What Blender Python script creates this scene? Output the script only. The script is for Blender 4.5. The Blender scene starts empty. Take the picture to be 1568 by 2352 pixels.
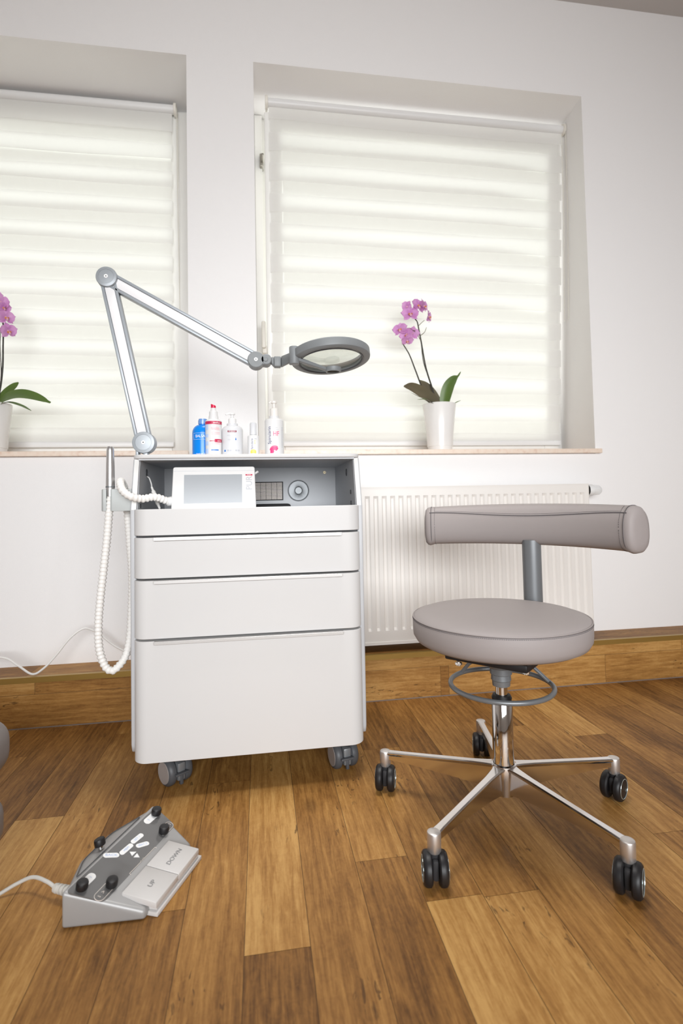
import bpy, bmesh, math, random
from mathutils import Vector, Matrix

S = bpy.context.scene
COL = S.collection
PI = math.pi

# ------------------------------------------------------------------ camera
cam_d = bpy.data.cameras.new('camera')
cam = bpy.data.objects.new('camera', cam_d)
COL.objects.link(cam)
cam_d.sensor_fit = 'HORIZONTAL'
cam_d.sensor_width = 24.0
cam_d.lens = 1216.5 * 24.0 / 1568.0
cam_d.shift_y = -78.33 / 1568.0
cam_d.clip_start = 0.02
yw, pt, rl = 0.15300885, 0.04206261, 0.01955832
fwd = Vector((math.sin(yw) * math.cos(pt), math.cos(yw) * math.cos(pt), math.sin(pt)))
right = Vector((math.cos(yw), -math.sin(yw), 0))
down = fwd.cross(right)
r2 = right * math.cos(rl) + down * math.sin(rl)
d2 = -right * math.sin(rl) + down * math.cos(rl)
m = Matrix.Identity(4)
for i in range(3):
    m[i][0] = r2[i]; m[i][1] = -d2[i]; m[i][2] = -fwd[i]
m[0][3], m[1][3], m[2][3] = 0.0, 0.0, 0.75
cam.matrix_world = m
cam_d.dof.use_dof = True
cam_d.dof.focus_distance = 1.42
cam_d.dof.aperture_fstop = 3.2
S.camera = cam

# ------------------------------------------------------------------ world, lights, exposure
S.view_settings.view_transform = 'Standard'
S.view_settings.look = 'None'
S.view_settings.gamma = 1.0
S.view_settings.use_curve_mapping = False
S.view_settings.exposure = 0.0
WORLD_STRENGTH = 2.1
w = bpy.data.worlds.new('daylight'); S.world = w
w.use_nodes = True
bg = w.node_tree.nodes['Background']
bg.inputs['Color'].default_value = (1.0, 1.0, 0.965, 1)
bg.inputs['Strength'].default_value = WORLD_STRENGTH

def area(name, loc, target, sx, sy, power, color, spread=180):
    ld = bpy.data.lights.new(name, 'AREA')
    ld.shape = 'RECTANGLE'; ld.size = sx; ld.size_y = sy
    ld.energy = power; ld.color = color
    ld.spread = math.radians(spread)
    o = bpy.data.objects.new(name, ld); COL.objects.link(o)
    o.location = loc
    o.rotation_euler = (Vector(target) - Vector(loc)).to_track_quat('-Z', 'Y').to_euler()
    return o
# daylight from the windows on the far side of the room, behind the photographer
area('room_window_light', (0.25, -2.45, 1.35), (0.35, 2.1, 0.75), 3.2, 1.4, 53, (0.955, 0.98, 1.0), 88)
# added overhead light, no real lamp: lifts the seat top and mid floor
area('added_overhead_light', (0.2, 1.35, 2.9), (0.25, 1.45, 0.0), 0.7, 0.7, 4.5, (1.0, 0.985, 0.96), 55)

S.cycles.use_denoising = True
S.cycles.max_bounces = 10
S.cycles.diffuse_bounces = 5
S.cycles.glossy_bounces = 5
S.cycles.transmission_bounces = 6
S.cycles.transparent_max_bounces = 12
S.cycles.caustics_reflective = False
S.cycles.caustics_refractive = False
S.cycles.sample_clamp_indirect = 6.0

# ------------------------------------------------------------------ materials
def new_mat(name):
    mt = bpy.data.materials.new(name); mt.use_nodes = True
    return mt, mt.node_tree.nodes, mt.node_tree.links, mt.node_tree.nodes['Principled BSDF']

def pmat(name, col, rough=0.5, metal=0.0, bump=0.0, bscale=200.0, spec=0.5, var=0.0, vscale=8.0, coat=0.0, trans=0.0, ior=1.45, sub=0.0):
    mt, N, L, b = new_mat(name)
    b.inputs['Base Color'].default_value = (*col, 1)
    b.inputs['Roughness'].default_value = rough
    b.inputs['Metallic'].default_value = metal
    b.inputs['Specular IOR Level'].default_value = spec
    b.inputs['IOR'].default_value = ior
    if coat: b.inputs['Coat Weight'].default_value = coat
    if trans: b.inputs['Transmission Weight'].default_value = trans
    tc = None
    if bump or var:
        tc = N.new('ShaderNodeTexCoord')
    if bump:
        n = N.new('ShaderNodeTexNoise'); n.inputs['Scale'].default_value = bscale; n.inputs['Detail'].default_value = 3
        L.new(tc.outputs['Object'], n.inputs['Vector'])
        bp = N.new('ShaderNodeBump'); bp.inputs['Strength'].default_value = bump; bp.inputs['Distance'].default_value = 0.002
        L.new(n.outputs['Fac'], bp.inputs['Height']); L.new(bp.outputs['Normal'], b.inputs['Normal'])
    if var:
        n = N.new('ShaderNodeTexNoise'); n.inputs['Scale'].default_value = vscale; n.inputs['Detail'].default_value = 4
        L.new(tc.outputs['Object'], n.inputs['Vector'])
        mx = N.new('ShaderNodeMix'); mx.data_type = 'RGBA'
        mx.inputs['A'].default_value = (*[c * (1 - var) for c in col], 1)
        mx.inputs['B'].default_value = (*[min(1, c * (1 + var)) for c in col], 1)
        L.new(n.outputs['Fac'], mx.inputs['Factor']); L.new(mx.outputs['Result'], b.inputs['Base Color'])
    return mt

def wood_mat(name, rough=0.42, gain=1.0):
    """oak laminate: uv holds (across, along) in metres, 'tone' is the board's own shade"""
    mt, N, L, b = new_mat(name)
    uv = N.new('ShaderNodeUVMap'); uv.uv_map = 'grain'
    at = N.new('ShaderNodeAttribute'); at.attribute_name = 'tone'
    def noise(sx, sy, detail, dist=0.0, rough_=0.55):
        mp = N.new('ShaderNodeMapping'); mp.inputs['Scale'].default_value = (sx, sy, 1)
        L.new(uv.outputs['UV'], mp.inputs['Vector'])
        n = N.new('ShaderNodeTexNoise'); n.inputs['Scale'].default_value = 1.0
        n.inputs['Detail'].default_value = detail; n.inputs['Distortion'].default_value = dist
        n.inputs['Roughness'].default_value = rough_
        L.new(mp.outputs['Vector'], n.inputs['Vector'])
        return n.outputs['Fac']
    def math_(op, a, c, clamp=False):
        q = N.new('ShaderNodeMath'); q.operation = op; q.use_clamp = clamp
        for i, v in enumerate((a, c)):
            if isinstance(v, (int, float)): q.inputs[i].default_value = v
            else: L.new(v, q.inputs[i])
        return q.outputs[0]
    def remap(v, lo, hi, a=0.0, c=1.0):
        q = N.new('ShaderNodeMapRange'); q.inputs['From Min'].default_value = lo; q.inputs['From Max'].default_value = hi
        q.inputs['To Min'].default_value = a; q.inputs['To Max'].default_value = c
        L.new(v, q.inputs['Value']); return q.outputs['Result']
    broad = noise(9, 2.2, 3, 0.6)
    mid = noise(40, 4.5, 5, 1.6, 0.62)
    fine = noise(260, 20, 4, 0.4)
    fleck = noise(70, 55, 3, 1.5)
    # cathedral figure
    mpw = N.new('ShaderNodeMapping'); mpw.inputs['Scale'].default_value = (16, 1.5, 1)
    L.new(uv.outputs['UV'], mpw.inputs['Vector'])
    wv = N.new('ShaderNodeTexWave'); wv.bands_direction = 'X'; wv.inputs['Scale'].default_value = 1.1
    wv.inputs['Distortion'].default_value = 9.0; wv.inputs['Detail'].default_value = 3; wv.inputs['Detail Scale'].default_value = 0.7
    L.new(mpw.outputs['Vector'], wv.inputs['Vector'])
    t = math_('ADD', at.outputs['Fac'], remap(broad, 0.3, 0.7, -0.20, 0.20))
    t = math_('ADD', t, remap(mid, 0.3, 0.7, -0.18, 0.18))
    t = math_('ADD', t, remap(fine, 0.3, 0.7, -0.15, 0.12))
    t = math_('ADD', t, remap(fleck, 0.3, 0.7, -0.07, 0.05))
    t = math_('ADD', t, -0.03)
    t = math_('ADD', t, remap(wv.outputs['Fac'], 0, 1, -0.06, 0.05))
    cr = N.new('ShaderNodeValToRGB'); e = cr.color_ramp.elements
    e[0].position = 0.0; e[0].color = (0.105 * gain, 0.045 * gain, 0.0115 * gain, 1)
    e[1].position = 1.0; e[1].color = (0.50 * gain, 0.285 * gain, 0.094 * gain, 1)
    k = e.new(0.35); k.color = (0.235 * gain, 0.108 * gain, 0.0275 * gain, 1)
    k = e.new(0.65); k.color = (0.355 * gain, 0.178 * gain, 0.049 * gain, 1)
    L.new(t, cr.inputs['Fac'])
    # dark checks and small knots
    chk = noise(120, 30, 2, 0.8)
    msk = noise(9, 4.0, 1, 0.0)
    c1 = math_('MULTIPLY', remap(chk, 0.60, 0.68), remap(msk, 0.55, 0.66), True)
    mp3 = N.new('ShaderNodeMapping'); mp3.inputs['Scale'].default_value = (7.0, 3.2, 1)
    L.new(uv.outputs['UV'], mp3.inputs['Vector'])
    vo = N.new('ShaderNodeTexVoronoi'); vo.inputs['Scale'].default_value = 1.0; vo.inputs['Randomness'].default_value = 1.0
    L.new(mp3.outputs['Vector'], vo.inputs['Vector'])
    sp = N.new('ShaderNodeSeparateColor'); L.new(vo.outputs['Color'], sp.inputs['Color'])
    kn = math_('MULTIPLY', remap(vo.outputs['Distance'], 0.16, 0.03), remap(sp.outputs['Red'], 0.86, 0.88), True)
    dk = math_('ADD', math_('MULTIPLY', c1, 0.7), math_('MULTIPLY', kn, 0.75), True)
    mx = N.new('ShaderNodeMix'); mx.data_type = 'RGBA'
    mx.inputs['B'].default_value = (0.05, 0.022, 0.008, 1)
    L.new(dk, mx.inputs['Factor']); L.new(cr.outputs['Color'], mx.inputs['A'])
    L.new(mx.outputs['Result'], b.inputs['Base Color'])
    b.inputs['Roughness'].default_value = rough
    b.inputs['Specular IOR Level'].default_value = 0.25
    bp = N.new('ShaderNodeBump'); bp.inputs['Strength'].default_value = 0.12; bp.inputs['Distance'].default_value = 0.001
    L.new(fine, bp.inputs['Height']); L.new(bp.outputs['Normal'], b.inputs['Normal'])
    return mt

def cloth_mat(name, col, translucent, transparent=0.0):
    mt, N, L, b = new_mat(name)
    N.remove(b)
    out = N['Material Output']
    tc = N.new('ShaderNodeTexCoord')
    wv = N.new('ShaderNodeTexNoise'); wv.inputs['Scale'].default_value = 30
    mp = N.new('ShaderNodeMapping'); mp.inputs['Scale'].default_value = (0.3, 1, 12)
    L.new(tc.outputs['Object'], mp.inputs['Vector']); L.new(mp.outputs['Vector'], wv.inputs['Vector'])
    mxc = N.new('ShaderNodeMix'); mxc.data_type = 'RGBA'
    mxc.inputs['A'].default_value = (*[c * 0.985 for c in col], 1); mxc.inputs['B'].default_value = (*col, 1)
    L.new(wv.outputs['Fac'], mxc.inputs['Factor'])
    df = N.new('ShaderNodeBsdfDiffuse'); tl = N.new('ShaderNodeBsdfTranslucent')
    L.new(mxc.outputs['Result'], df.inputs['Color']); L.new(mxc.outputs['Result'], tl.inputs['Color'])
    a = N.new('ShaderNodeMixShader'); a.inputs[0].default_value = translucent
    L.new(df.outputs[0], a.inputs[1]); L.new(tl.outputs[0], a.inputs[2])
    last = a
    if transparent:
        tp = N.new('ShaderNodeBsdfTransparent')
        c = N.new('ShaderNodeMixShader'); c.inputs[0].default_value = transparent
        L.new(a.outputs[0], c.inputs[1]); L.new(tp.outputs[0], c.inputs[2]); last = c
    L.new(last.outputs[0], out.inputs['Surface'])
    return mt

def pane_mat(name, tint=(1, 1, 1), gloss=0.08, rough=0.0):
    mt, N, L, b = new_mat(name)
    N.remove(b); out = N['Material Output']
    tp = N.new('ShaderNodeBsdfTransparent'); tp.inputs['Color'].default_value = (*tint, 1)
    gl = N.new('ShaderNodeBsdfGlossy'); gl.inputs['Roughness'].default_value = rough
    a = N.new('ShaderNodeMixShader'); a.inputs[0].default_value = gloss
    L.new(tp.outputs[0], a.inputs[1]); L.new(gl.outputs[0], a.inputs[2]); L.new(a.outputs[0], out.inputs['Surface'])
    return mt

def petal_mat():
    mt, N, L, b = new_mat('orchid_petal')
    tc = N.new('ShaderNodeTexCoord')
    n = N.new('ShaderNodeTexNoise'); n.inputs['Scale'].default_value = 35; n.inputs['Detail'].default_value = 3
    L.new(tc.outputs['Object'], n.inputs['Vector'])
    mx = N.new('ShaderNodeMix'); mx.data_type = 'RGBA'
    mx.inputs['A'].default_value = (0.60, 0.19, 0.56, 1); mx.inputs['B'].default_value = (0.84, 0.52, 0.80, 1)
    L.new(n.outputs['Fac'], mx.inputs['Factor'])
    tl = N.new('ShaderNodeBsdfTranslucent'); L.new(mx.outputs['Result'], tl.inputs['Color'])
    L.new(mx.outputs['Result'], b.inputs['Base Color']); b.inputs['Roughness'].default_value = 0.6
    ms = N.new('ShaderNodeMixShader'); ms.inputs[0].default_value = 0.35
    L.new(b.outputs[0], ms.inputs[1]); L.new(tl.outputs[0], ms.inputs[2]); L.new(ms.outputs[0], N['Material Output'].inputs['Surface'])
    return mt

def leaf_mat():
    mt, N, L, b = new_mat('orchid_leaf')
    g = N.new('ShaderNodeNewGeometry')
    tc = N.new('ShaderNodeTexCoord')
    n = N.new('ShaderNodeTexNoise'); n.inputs['Scale'].default_value = 14; n.inputs['Detail'].default_value = 4
    L.new(tc.outputs['Object'], n.inputs['Vector'])
    up = N.new('ShaderNodeMix'); up.data_type = 'RGBA'
    up.inputs['A'].default_value = (0.055, 0.11, 0.022, 1); up.inputs['B'].default_value = (0.15, 0.23, 0.05, 1)
    L.new(n.outputs['Fac'], up.inputs['Factor'])
    lo = N.new('ShaderNodeMix'); lo.data_type = 'RGBA'
    lo.inputs['A'].default_value = (0.10, 0.08, 0.06, 1); lo.inputs['B'].default_value = (0.17, 0.15, 0.09, 1)
    L.new(n.outputs['Fac'], lo.inputs['Factor'])
    mx = N.new('ShaderNodeMix'); mx.data_type = 'RGBA'
    L.new(g.outputs['Backfacing'], mx.inputs['Factor']); L.new(up.outputs['Result'], mx.inputs['A']); L.new(lo.outputs['Result'], mx.inputs['B'])
    L.new(mx.outputs['Result'], b.inputs['Base Color']); b.inputs['Roughness'].default_value = 0.4
    return mt

def stone_mat():
    mt, N, L, b = new_mat('sill_stone')
    tc = N.new('ShaderNodeTexCoord')
    n = N.new('ShaderNodeTexNoise'); n.inputs['Scale'].default_value = 55; n.inputs['Detail'].default_value = 5
    n2 = N.new('ShaderNodeTexNoise'); n2.inputs['Scale'].default_value = 9; n2.inputs['Detail'].default_value = 3
    L.new(tc.outputs['Object'], n.inputs['Vector']); L.new(tc.outputs['Object'], n2.inputs['Vector'])
    cr = N.new('ShaderNodeValToRGB'); e = cr.color_ramp.elements
    e[0].position = 0.30; e[0].color = (0.60, 0.36, 0.27, 1)
    e[1].position = 0.62; e[1].color = (0.84, 0.72, 0.62, 1)
    k = e.new(0.42); k.color = (0.78, 0.61, 0.50, 1)
    L.new(n.outputs['Fac'], cr.inputs['Fac'])
    mx = N.new('ShaderNodeMix'); mx.data_type = 'RGBA'; mx.inputs['B'].default_value = (0.84, 0.70, 0.58, 1)
    L.new(n2.outputs['Fac'], mx.inputs['Factor']); L.new(cr.outputs['Color'], mx.inputs['A'])
    L.new(mx.outputs['Result'], b.inputs['Base Color']); b.inputs['Roughness'].default_value = 0.35
    return mt

M_ = {}
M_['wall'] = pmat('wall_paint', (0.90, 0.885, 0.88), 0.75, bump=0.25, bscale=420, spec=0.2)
M_['ceiling'] = pmat('ceiling_shaded_paint', (0.58, 0.55, 0.53), 0.85, spec=0.1)  # greyed so the dark upper corner is put into the colour
M_['wood'] = wood_mat('oak_laminate', 0.5, 1.08)
M_['groove'] = pmat('board_groove', (0.10, 0.055, 0.025), 0.8)
M_['sealgrey'] = pmat('seal_grey', (0.22, 0.185, 0.17), 0.6)
M_['gold'] = pmat('brass_edge', (0.42, 0.27, 0.075), 0.38, metal=0.65)
M_['stone'] = stone_mat()
M_['upvc'] = pmat('window_plastic', (0.86, 0.85, 0.82), 0.35)
M_['gasket'] = pmat('rubber_gasket', (0.05, 0.05, 0.05), 0.6)
M_['steel'] = pmat('hinge_steel', (0.35, 0.33, 0.29), 0.35, metal=0.8)
M_['pane'] = pane_mat('window_glass', (0.97, 0.99, 0.97), 0.05)
M_['cloth'] = cloth_mat('blind_opaque_cloth', (0.90, 0.89, 0.87), 0.48)
M_['cloth_back'] = cloth_mat('blind_rear_cloth', (0.90, 0.89, 0.87), 0.36)
M_['sheer'] = cloth_mat('blind_sheer_cloth', (0.93, 0.925, 0.90), 0.5, 0.22)
M_['whitep'] = pmat('white_plastic', (0.78, 0.775, 0.77), 0.35)
M_['creamp'] = pmat('cream_plastic', (0.80, 0.77, 0.70), 0.4)
M_['lacq'] = pmat('white_lacquer', (0.66, 0.652, 0.647), 0.36, spec=0.3)
M_['silver'] = pmat('silver_laminate', (0.52, 0.525, 0.54), 0.45, metal=0.0, bump=0.03, bscale=900)
M_['silver_edge'] = pmat('silver_edge_strip', (0.78, 0.775, 0.76), 0.35)
M_['silver_in'] = pmat('silver_board', (0.52, 0.53, 0.55), 0.5, bump=0.05, bscale=1200, var=0.04, vscale=300)
M_['grip'] = pmat('grip_strip', (0.62, 0.61, 0.60), 0.3, metal=0.35)
M_['black'] = pmat('black_rubber', (0.012, 0.011, 0.012), 0.45)
M_['blackm'] = pmat('black_matt', (0.025, 0.024, 0.026), 0.7)
M_['dgrey'] = pmat('dark_grey_plastic', (0.075, 0.078, 0.085), 0.45)
M_['hub'] = pmat('wheel_disc_grey', (0.32, 0.285, 0.27), 0.5)
M_['rim'] = pmat('wheel_rim', (0.55, 0.66, 0.68), 0.2, metal=0.7)
M_['chrome'] = pmat('chrome', (0.80, 0.79, 0.78), 0.045, metal=1.0)
M_['alu'] = pmat('polished_aluminium', (0.80, 0.785, 0.78), 0.14, metal=1.0)
M_['alu_soft'] = pmat('satin_aluminium', (0.66, 0.63, 0.61), 0.38, metal=0.85)
M_['alub'] = pmat('brushed_aluminium', (0.72, 0.72, 0.73), 0.28, metal=0.9)
M_['leather'] = pmat('taupe_leather', (0.325, 0.290, 0.282), 0.52, bump=0.12, bscale=750, spec=0.35)
M_['thread'] = pmat('seam_thread', (0.10, 0.09, 0.095), 0.7)
M_['holder'] = pmat('holder_grey', (0.50, 0.525, 0.52), 0.45)
M_['gpaint'] = pmat('grey_paint', (0.20, 0.21, 0.22), 0.35, metal=0.35)
M_['lampgrey'] = pmat('lamp_grey', (0.215, 0.228, 0.236), 0.45, bump=0.02, bscale=900)
M_['lampjoint'] = pmat('lamp_joint_grey', (0.34, 0.365, 0.39), 0.38, metal=0.2)
M_['lampframe'] = pmat('lamp_frame_grey', (0.38, 0.41, 0.44), 0.35, metal=0.2)
M_['lampwhite'] = pmat('lamp_white', (0.87, 0.865, 0.875), 0.35)
M_['lens'] = pane_mat('magnifier_glass', (0.84, 0.85, 0.82), 0.16, 0.05)
M_['lens2'] = pane_mat('loupe_glass', (0.80, 0.80, 0.76), 0.18, 0.03)
M_['hose'] = pmat('white_hose', (0.85, 0.83, 0.80), 0.45)
M_['screen'] = pmat('grey_screen', (0.36, 0.38, 0.405), 0.18)
M_['lgrey_ink'] = pmat('light_grey_ink', (0.50, 0.51, 0.55), 0.5)
M_['grey_ink'] = pmat('grey_ink', (0.24, 0.24, 0.245), 0.5)
M_['red_ink'] = pmat('crimson_ink', (0.52, 0.02, 0.08), 0.4)
M_['maroon'] = pmat('maroon_ink', (0.28, 0.02, 0.06), 0.4)
M_['pink'] = pmat('pink_ink', (0.80, 0.05, 0.20), 0.4)
M_['palepink'] = pmat('pale_pink_ink', (0.84, 0.42, 0.46), 0.4)
M_['navy'] = pmat('navy_ink', (0.03, 0.035, 0.16), 0.4)
M_['blue'] = pmat('blue_plastic', (0.0, 0.22, 0.74), 0.25)
M_['blue_ink'] = pmat('blue_ink', (0.0, 0.16, 0.60), 0.4)
M_['paleblue'] = pmat('pale_blue_ink', (0.50, 0.62, 0.86), 0.4)
M_['blue_cap'] = pmat('blue_clear_cap', (0.22, 0.42, 0.86), 0.15, trans=0.3)
M_['redp'] = pmat('red_plastic', (0.66, 0.005, 0.06), 0.3)
M_['yellow'] = pmat('yellow_ink', (0.86, 0.62, 0.12), 0.4)
M_['white_ink'] = pmat('white_ink', (0.88, 0.88, 0.88), 0.5)
M_['bottle'] = pmat('bottle_white', (0.72, 0.715, 0.715), 0.3)
M_['bottle2'] = pmat('bottle_translucent', (0.78, 0.785, 0.81), 0.25, trans=0.15)
M_['pump'] = pmat('pump_plastic', (0.80, 0.77, 0.73), 0.35)
M_['ceramic'] = pmat('white_ceramic', (0.82, 0.80, 0.78), 0.25, coat=0.2)
M_['soil'] = pmat('bark_soil', (0.10, 0.06, 0.035), 0.9, bump=0.6, bscale=60)
M_['petal'] = petal_mat()
M_['lip'] = pmat('orchid_lip', (0.80, 0.42, 0.50), 0.5, var=0.35, vscale=90)
M_['lipc'] = pmat('orchid_centre', (0.62, 0.22, 0.05), 0.5)
M_['leaf'] = leaf_mat()
M_['stem'] = pmat('orchid_stem', (0.035, 0.03, 0.022), 0.5, var=0.3, vscale=40)
M_['twig'] = pmat('orchid_twig', (0.12, 0.09, 0.035), 0.5)
M_['radi'] = pmat('radiator_enamel', (0.82, 0.79, 0.755), 0.38)
M_['pedsilver'] = pmat('pedal_silver', (0.37, 0.365, 0.362), 0.42, metal=0.25, bump=0.03, bscale=800)  # silver darkened, edge shading is put into the base colour
M_['pedgrey'] = pmat('pedal_panel', (0.15, 0.147, 0.145), 0.16, coat=0.3)
M_['pedwhite'] = pmat('pedal_key', (0.60, 0.58, 0.565), 0.4)
M_['cord'] = pmat('cord_grey', (0.58, 0.56, 0.52), 0.45)
M_['cablew'] = pmat('cable_white', (0.82, 0.80, 0.77), 0.45)
M_['brass'] = pmat('brass_screw', (0.55, 0.47, 0.32), 0.35, metal=0.7)
M_['vent'] = pmat('vent_strip', (0.78, 0.70, 0.64), 0.5)
M_['vinyl'] = pmat('grey_vinyl', (0.24, 0.215, 0.205), 0.5, bump=0.08, bscale=600)

# ------------------------------------------------------------------ mesh helpers
class MB:
    def __init__(s): s.v = []; s.f = []; s.mi = []; s.loose = 0
    def add(s, vs, fs, mat=0, X=None):
        o = len(s.v)
        s.v += [tuple(X @ Vector(p)) if X is not None else tuple(p) for p in vs]
        s.f += [tuple(i + o for i in f) for f in fs]; s.mi += [mat] * len(fs)
        return s
    def box(s, x0, x1, y0, y1, z0, z1, mat=0, bev=0.0, seg=2, X=None):
        if bev <= 0:
            vs = [(x, y, z) for x in (x0, x1) for y in (y0, y1) for z in (z0, z1)]
            return s.add(vs, [(0, 1, 3, 2), (4, 6, 7, 5), (0, 4, 5, 1), (2, 3, 7, 6), (0, 2, 6, 4), (1, 5, 7, 3)], mat, X)
        bm = bmesh.new(); bmesh.ops.create_cube(bm, size=1)
        for v in bm.verts: v.co = Vector(((x0 + x1) / 2 + v.co.x * (x1 - x0), (y0 + y1) / 2 + v.co.y * (y1 - y0), (z0 + z1) / 2 + v.co.z * (z1 - z0)))
        bmesh.ops.bevel(bm, geom=bm.edges[:], offset=bev, segments=seg, affect='EDGES', profile=0.5)
        return s.bm(bm, mat, X)
    def bm(s, bm, mat=0, X=None):
        bm.verts.index_update()
        s.add([v.co.copy() for v in bm.verts], [[v.index for v in f.verts] for f in bm.faces], mat, X); bm.free(); return s
    def hull(s, pts, mat=0, bev=0.0, seg=3, X=None):
        bm = bmesh.new()
        for p in pts: bm.verts.new(p)
        bmesh.ops.convex_hull(bm, input=bm.verts[:])
        bmesh.ops.dissolve_limit(bm, angle_limit=math.radians(1.5), verts=bm.verts[:], edges=bm.edges[:])
        if bev: bmesh.ops.bevel(bm, geom=bm.edges[:], offset=bev, segments=seg, affect='EDGES', profile=0.5)
        return s.bm(bm, mat, X)
    def prism(s, poly, z0, z1, mat=0, bev=0.0, seg=2, X=None, topscale=None):
        """polygon in xy (ccw) pulled from z0 to z1; bev rounds the rims"""
        bm = bmesh.new()
        vs = [bm.verts.new((p[0], p[1], z0)) for p in poly]
        f = bm.faces.new(vs)
        r = bmesh.ops.extrude_face_region(bm, geom=[f])
        for g in r['geom']:
            if isinstance(g, bmesh.types.BMVert): g.co.z = z1
        bmesh.ops.recalc_face_normals(bm, faces=bm.faces[:])
        if bev:
            es = [e for e in bm.edges if abs(e.verts[0].co.z - e.verts[1].co.z) < 1e-7]
            bmesh.ops.bevel(bm, geom=es, offset=bev, segments=seg, affect='EDGES', profile=0.5)
        return s.bm(bm, mat, X)
    def lathe(s, prof, X=None, seg=32, mat=0):
        """profile of (r, z) around local z"""
        vs = []; fs = []; idx = []
        for r, z in prof:
            if r < 1e-6: idx.append([len(vs)]); vs.append((0, 0, z))
            else:
                idx.append(list(range(len(vs), len(vs) + seg)))
                vs += [(r * math.cos(2 * PI * k / seg), r * math.sin(2 * PI * k / seg), z) for k in range(seg)]
        for a, b in zip(idx, idx[1:]):
            for k in range(seg):
                k2 = (k + 1) % seg
                if len(a) == 1 and len(b) == 1: break
                if len(a) == 1: fs.append((a[0], b[k2], b[k]))
                elif len(b) == 1: fs.append((a[k], a[k2], b[0]))
                else: fs.append((a[k], a[k2], b[k2], b[k]))
        return s.add(vs, fs, mat, X)
    def cyl(s, p0, p1, r0, r1=None, seg=24, mat=0, bev=0.0):
        r1 = r0 if r1 is None else r1
        p0 = Vector(p0); p1 = Vector(p1); L = (p1 - p0).length
        X = frame(p0, p1 - p0)
        if bev: pr = [(0, 0), (r0 - bev, 0), (r0 - bev * .3, bev * .3), (r0, bev), (r1, L - bev), (r1 - bev * .3, L - bev * .3), (r1 - bev, L), (0, L)]
        else: pr = [(0, 0), (r0, 0), (r1, L), (0, L)]
        return s.lathe(pr, X, seg, mat)
    def tube(s, path, rad, seg=10, mat=0, caps=True, closed=False):
        path = [Vector(p) for p in path]; n = len(path)
        rs = rad if isinstance(rad, (list, tuple)) else [rad] * n
        T = []
        for i in range(n):
            a = path[(i - 1) % n] if (i > 0 or closed) else path[0]
            b = path[(i + 1) % n] if (i < n - 1 or closed) else path[-1]
            T.append((b - a).normalized())
        t = T[0]; u = t.orthogonal().normalized()
        vs = []; fs = []
        for i in range(n):
            t2 = T[i]; ax = t.cross(t2)
            if ax.length > 1e-8:
                u = Matrix.Rotation(t.angle(t2), 3, ax.normalized()) @ u
            u = (u - t2 * u.dot(t2)).normalized(); v = t2.cross(u); t = t2
            for k in range(seg):
                a = 2 * PI * k / seg
                vs.append(path[i] + (u * math.cos(a) + v * math.sin(a)) * rs[i])
        m_ = n if closed else n - 1
        for i in range(m_):
            j = (i + 1) % n
            for k in range(seg):
                k2 = (k + 1) % seg
                fs.append((i * seg + k, i * seg + k2, j * seg + k2, j * seg + k))
        if caps and not closed:
            fs.append(tuple(range(seg - 1, -1, -1))); fs.append(tuple((n - 1) * seg + k for k in range(seg)))
        return s.add(vs, fs, mat)
    def torus(s, c, axis, R, r, seg=48, rs=10, mat=0):
        X = frame(Vector(c), Vector(axis))
        pts = [X @ Vector((R * math.cos(2 * PI * k / seg), R * math.sin(2 * PI * k / seg), 0)) for k in range(seg)]
        return s.tube(pts, r, rs, mat, closed=True)
    def sphere(s, c, r, mat=0, sc=(1, 1, 1), seg=16):
        pr = [(r * math.sin(PI * k / 10) if 0 < k < 10 else 0, -r * math.cos(PI * k / 10)) for k in range(11)]
        return s.lathe(pr, Matrix.Translation(c) @ Matrix.Diagonal((*sc, 1)), seg, mat)
    def build(s, name, mats, parent=None, angle=35, smooth=True, mod=None):
        if not isinstance(mats, (list, tuple)): mats = [mats]
        me = bpy.data.meshes.new(name)
        off = Vector((0, 0, 0)); p = parent
        while p is not None: off += p.location; p = p.parent
        me.from_pydata([tuple(Vector(q) - off) for q in s.v], [], s.f)
        for q in mats: me.materials.append(M_[q])
        me.polygons.foreach_set('material_index', s.mi)
        me.validate(); me.update()
        if smooth:
            me.shade_smooth(); me.set_sharp_from_angle(angle=math.radians(angle))
        o = bpy.data.objects.new(name, me); COL.objects.link(o)
        if parent is not None: o.parent = parent
        return o

def frame(origin, zdir, xhint=None):
    z = Vector(zdir).normalized()
    if xhint is None: x = z.orthogonal().normalized()
    else:
        x = Vector(xhint); x = (x - z * x.dot(z)).normalized()
    y = z.cross(x)
    X = Matrix.Identity(4)
    for i in range(3): X[i][0] = x[i]; X[i][1] = y[i]; X[i][2] = z[i]; X[i][3] = origin[i]
    return X

def basis(o, x, y):
    x = Vector(x).normalized(); y = Vector(y); y = (y - x * y.dot(x)).normalized(); z = x.cross(y)
    X = Matrix.Identity(4)
    for i in range(3): X[i][0] = x[i]; X[i][1] = y[i]; X[i][2] = z[i]; X[i][3] = o[i]
    return X

def spline(pts, n=8):
    P = [Vector(p) for p in pts]; out = []
    for i in range(len(P) - 1):
        p0 = P[i - 1] if i else P[0] * 2 - P[1]
        p1, p2 = P[i], P[i + 1]
        p3 = P[i + 2] if i + 2 < len(P) else P[-1] * 2 - P[-2]
        for k in range(n):
            t = k / n
            out.append(0.5 * ((2 * p1) + (p2 - p0) * t + (2 * p0 - 5 * p1 + 4 * p2 - p3) * t * t + (3 * p1 - p0 - 3 * p2 + p3) * t ** 3))
    out.append(P[-1]); return out

def resample(path, step):
    path = [Vector(p) for p in path]; out = [path[0].copy()]; acc = 0.0
    for a, b in zip(path, path[1:]):
        L = (b - a).length; d = step - acc
        while d <= L:
            out.append(a.lerp(b, d / L)); d += step
        acc = (acc + L) % step if L > 0 else acc
        acc = L - (d - step)
    return out

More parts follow.
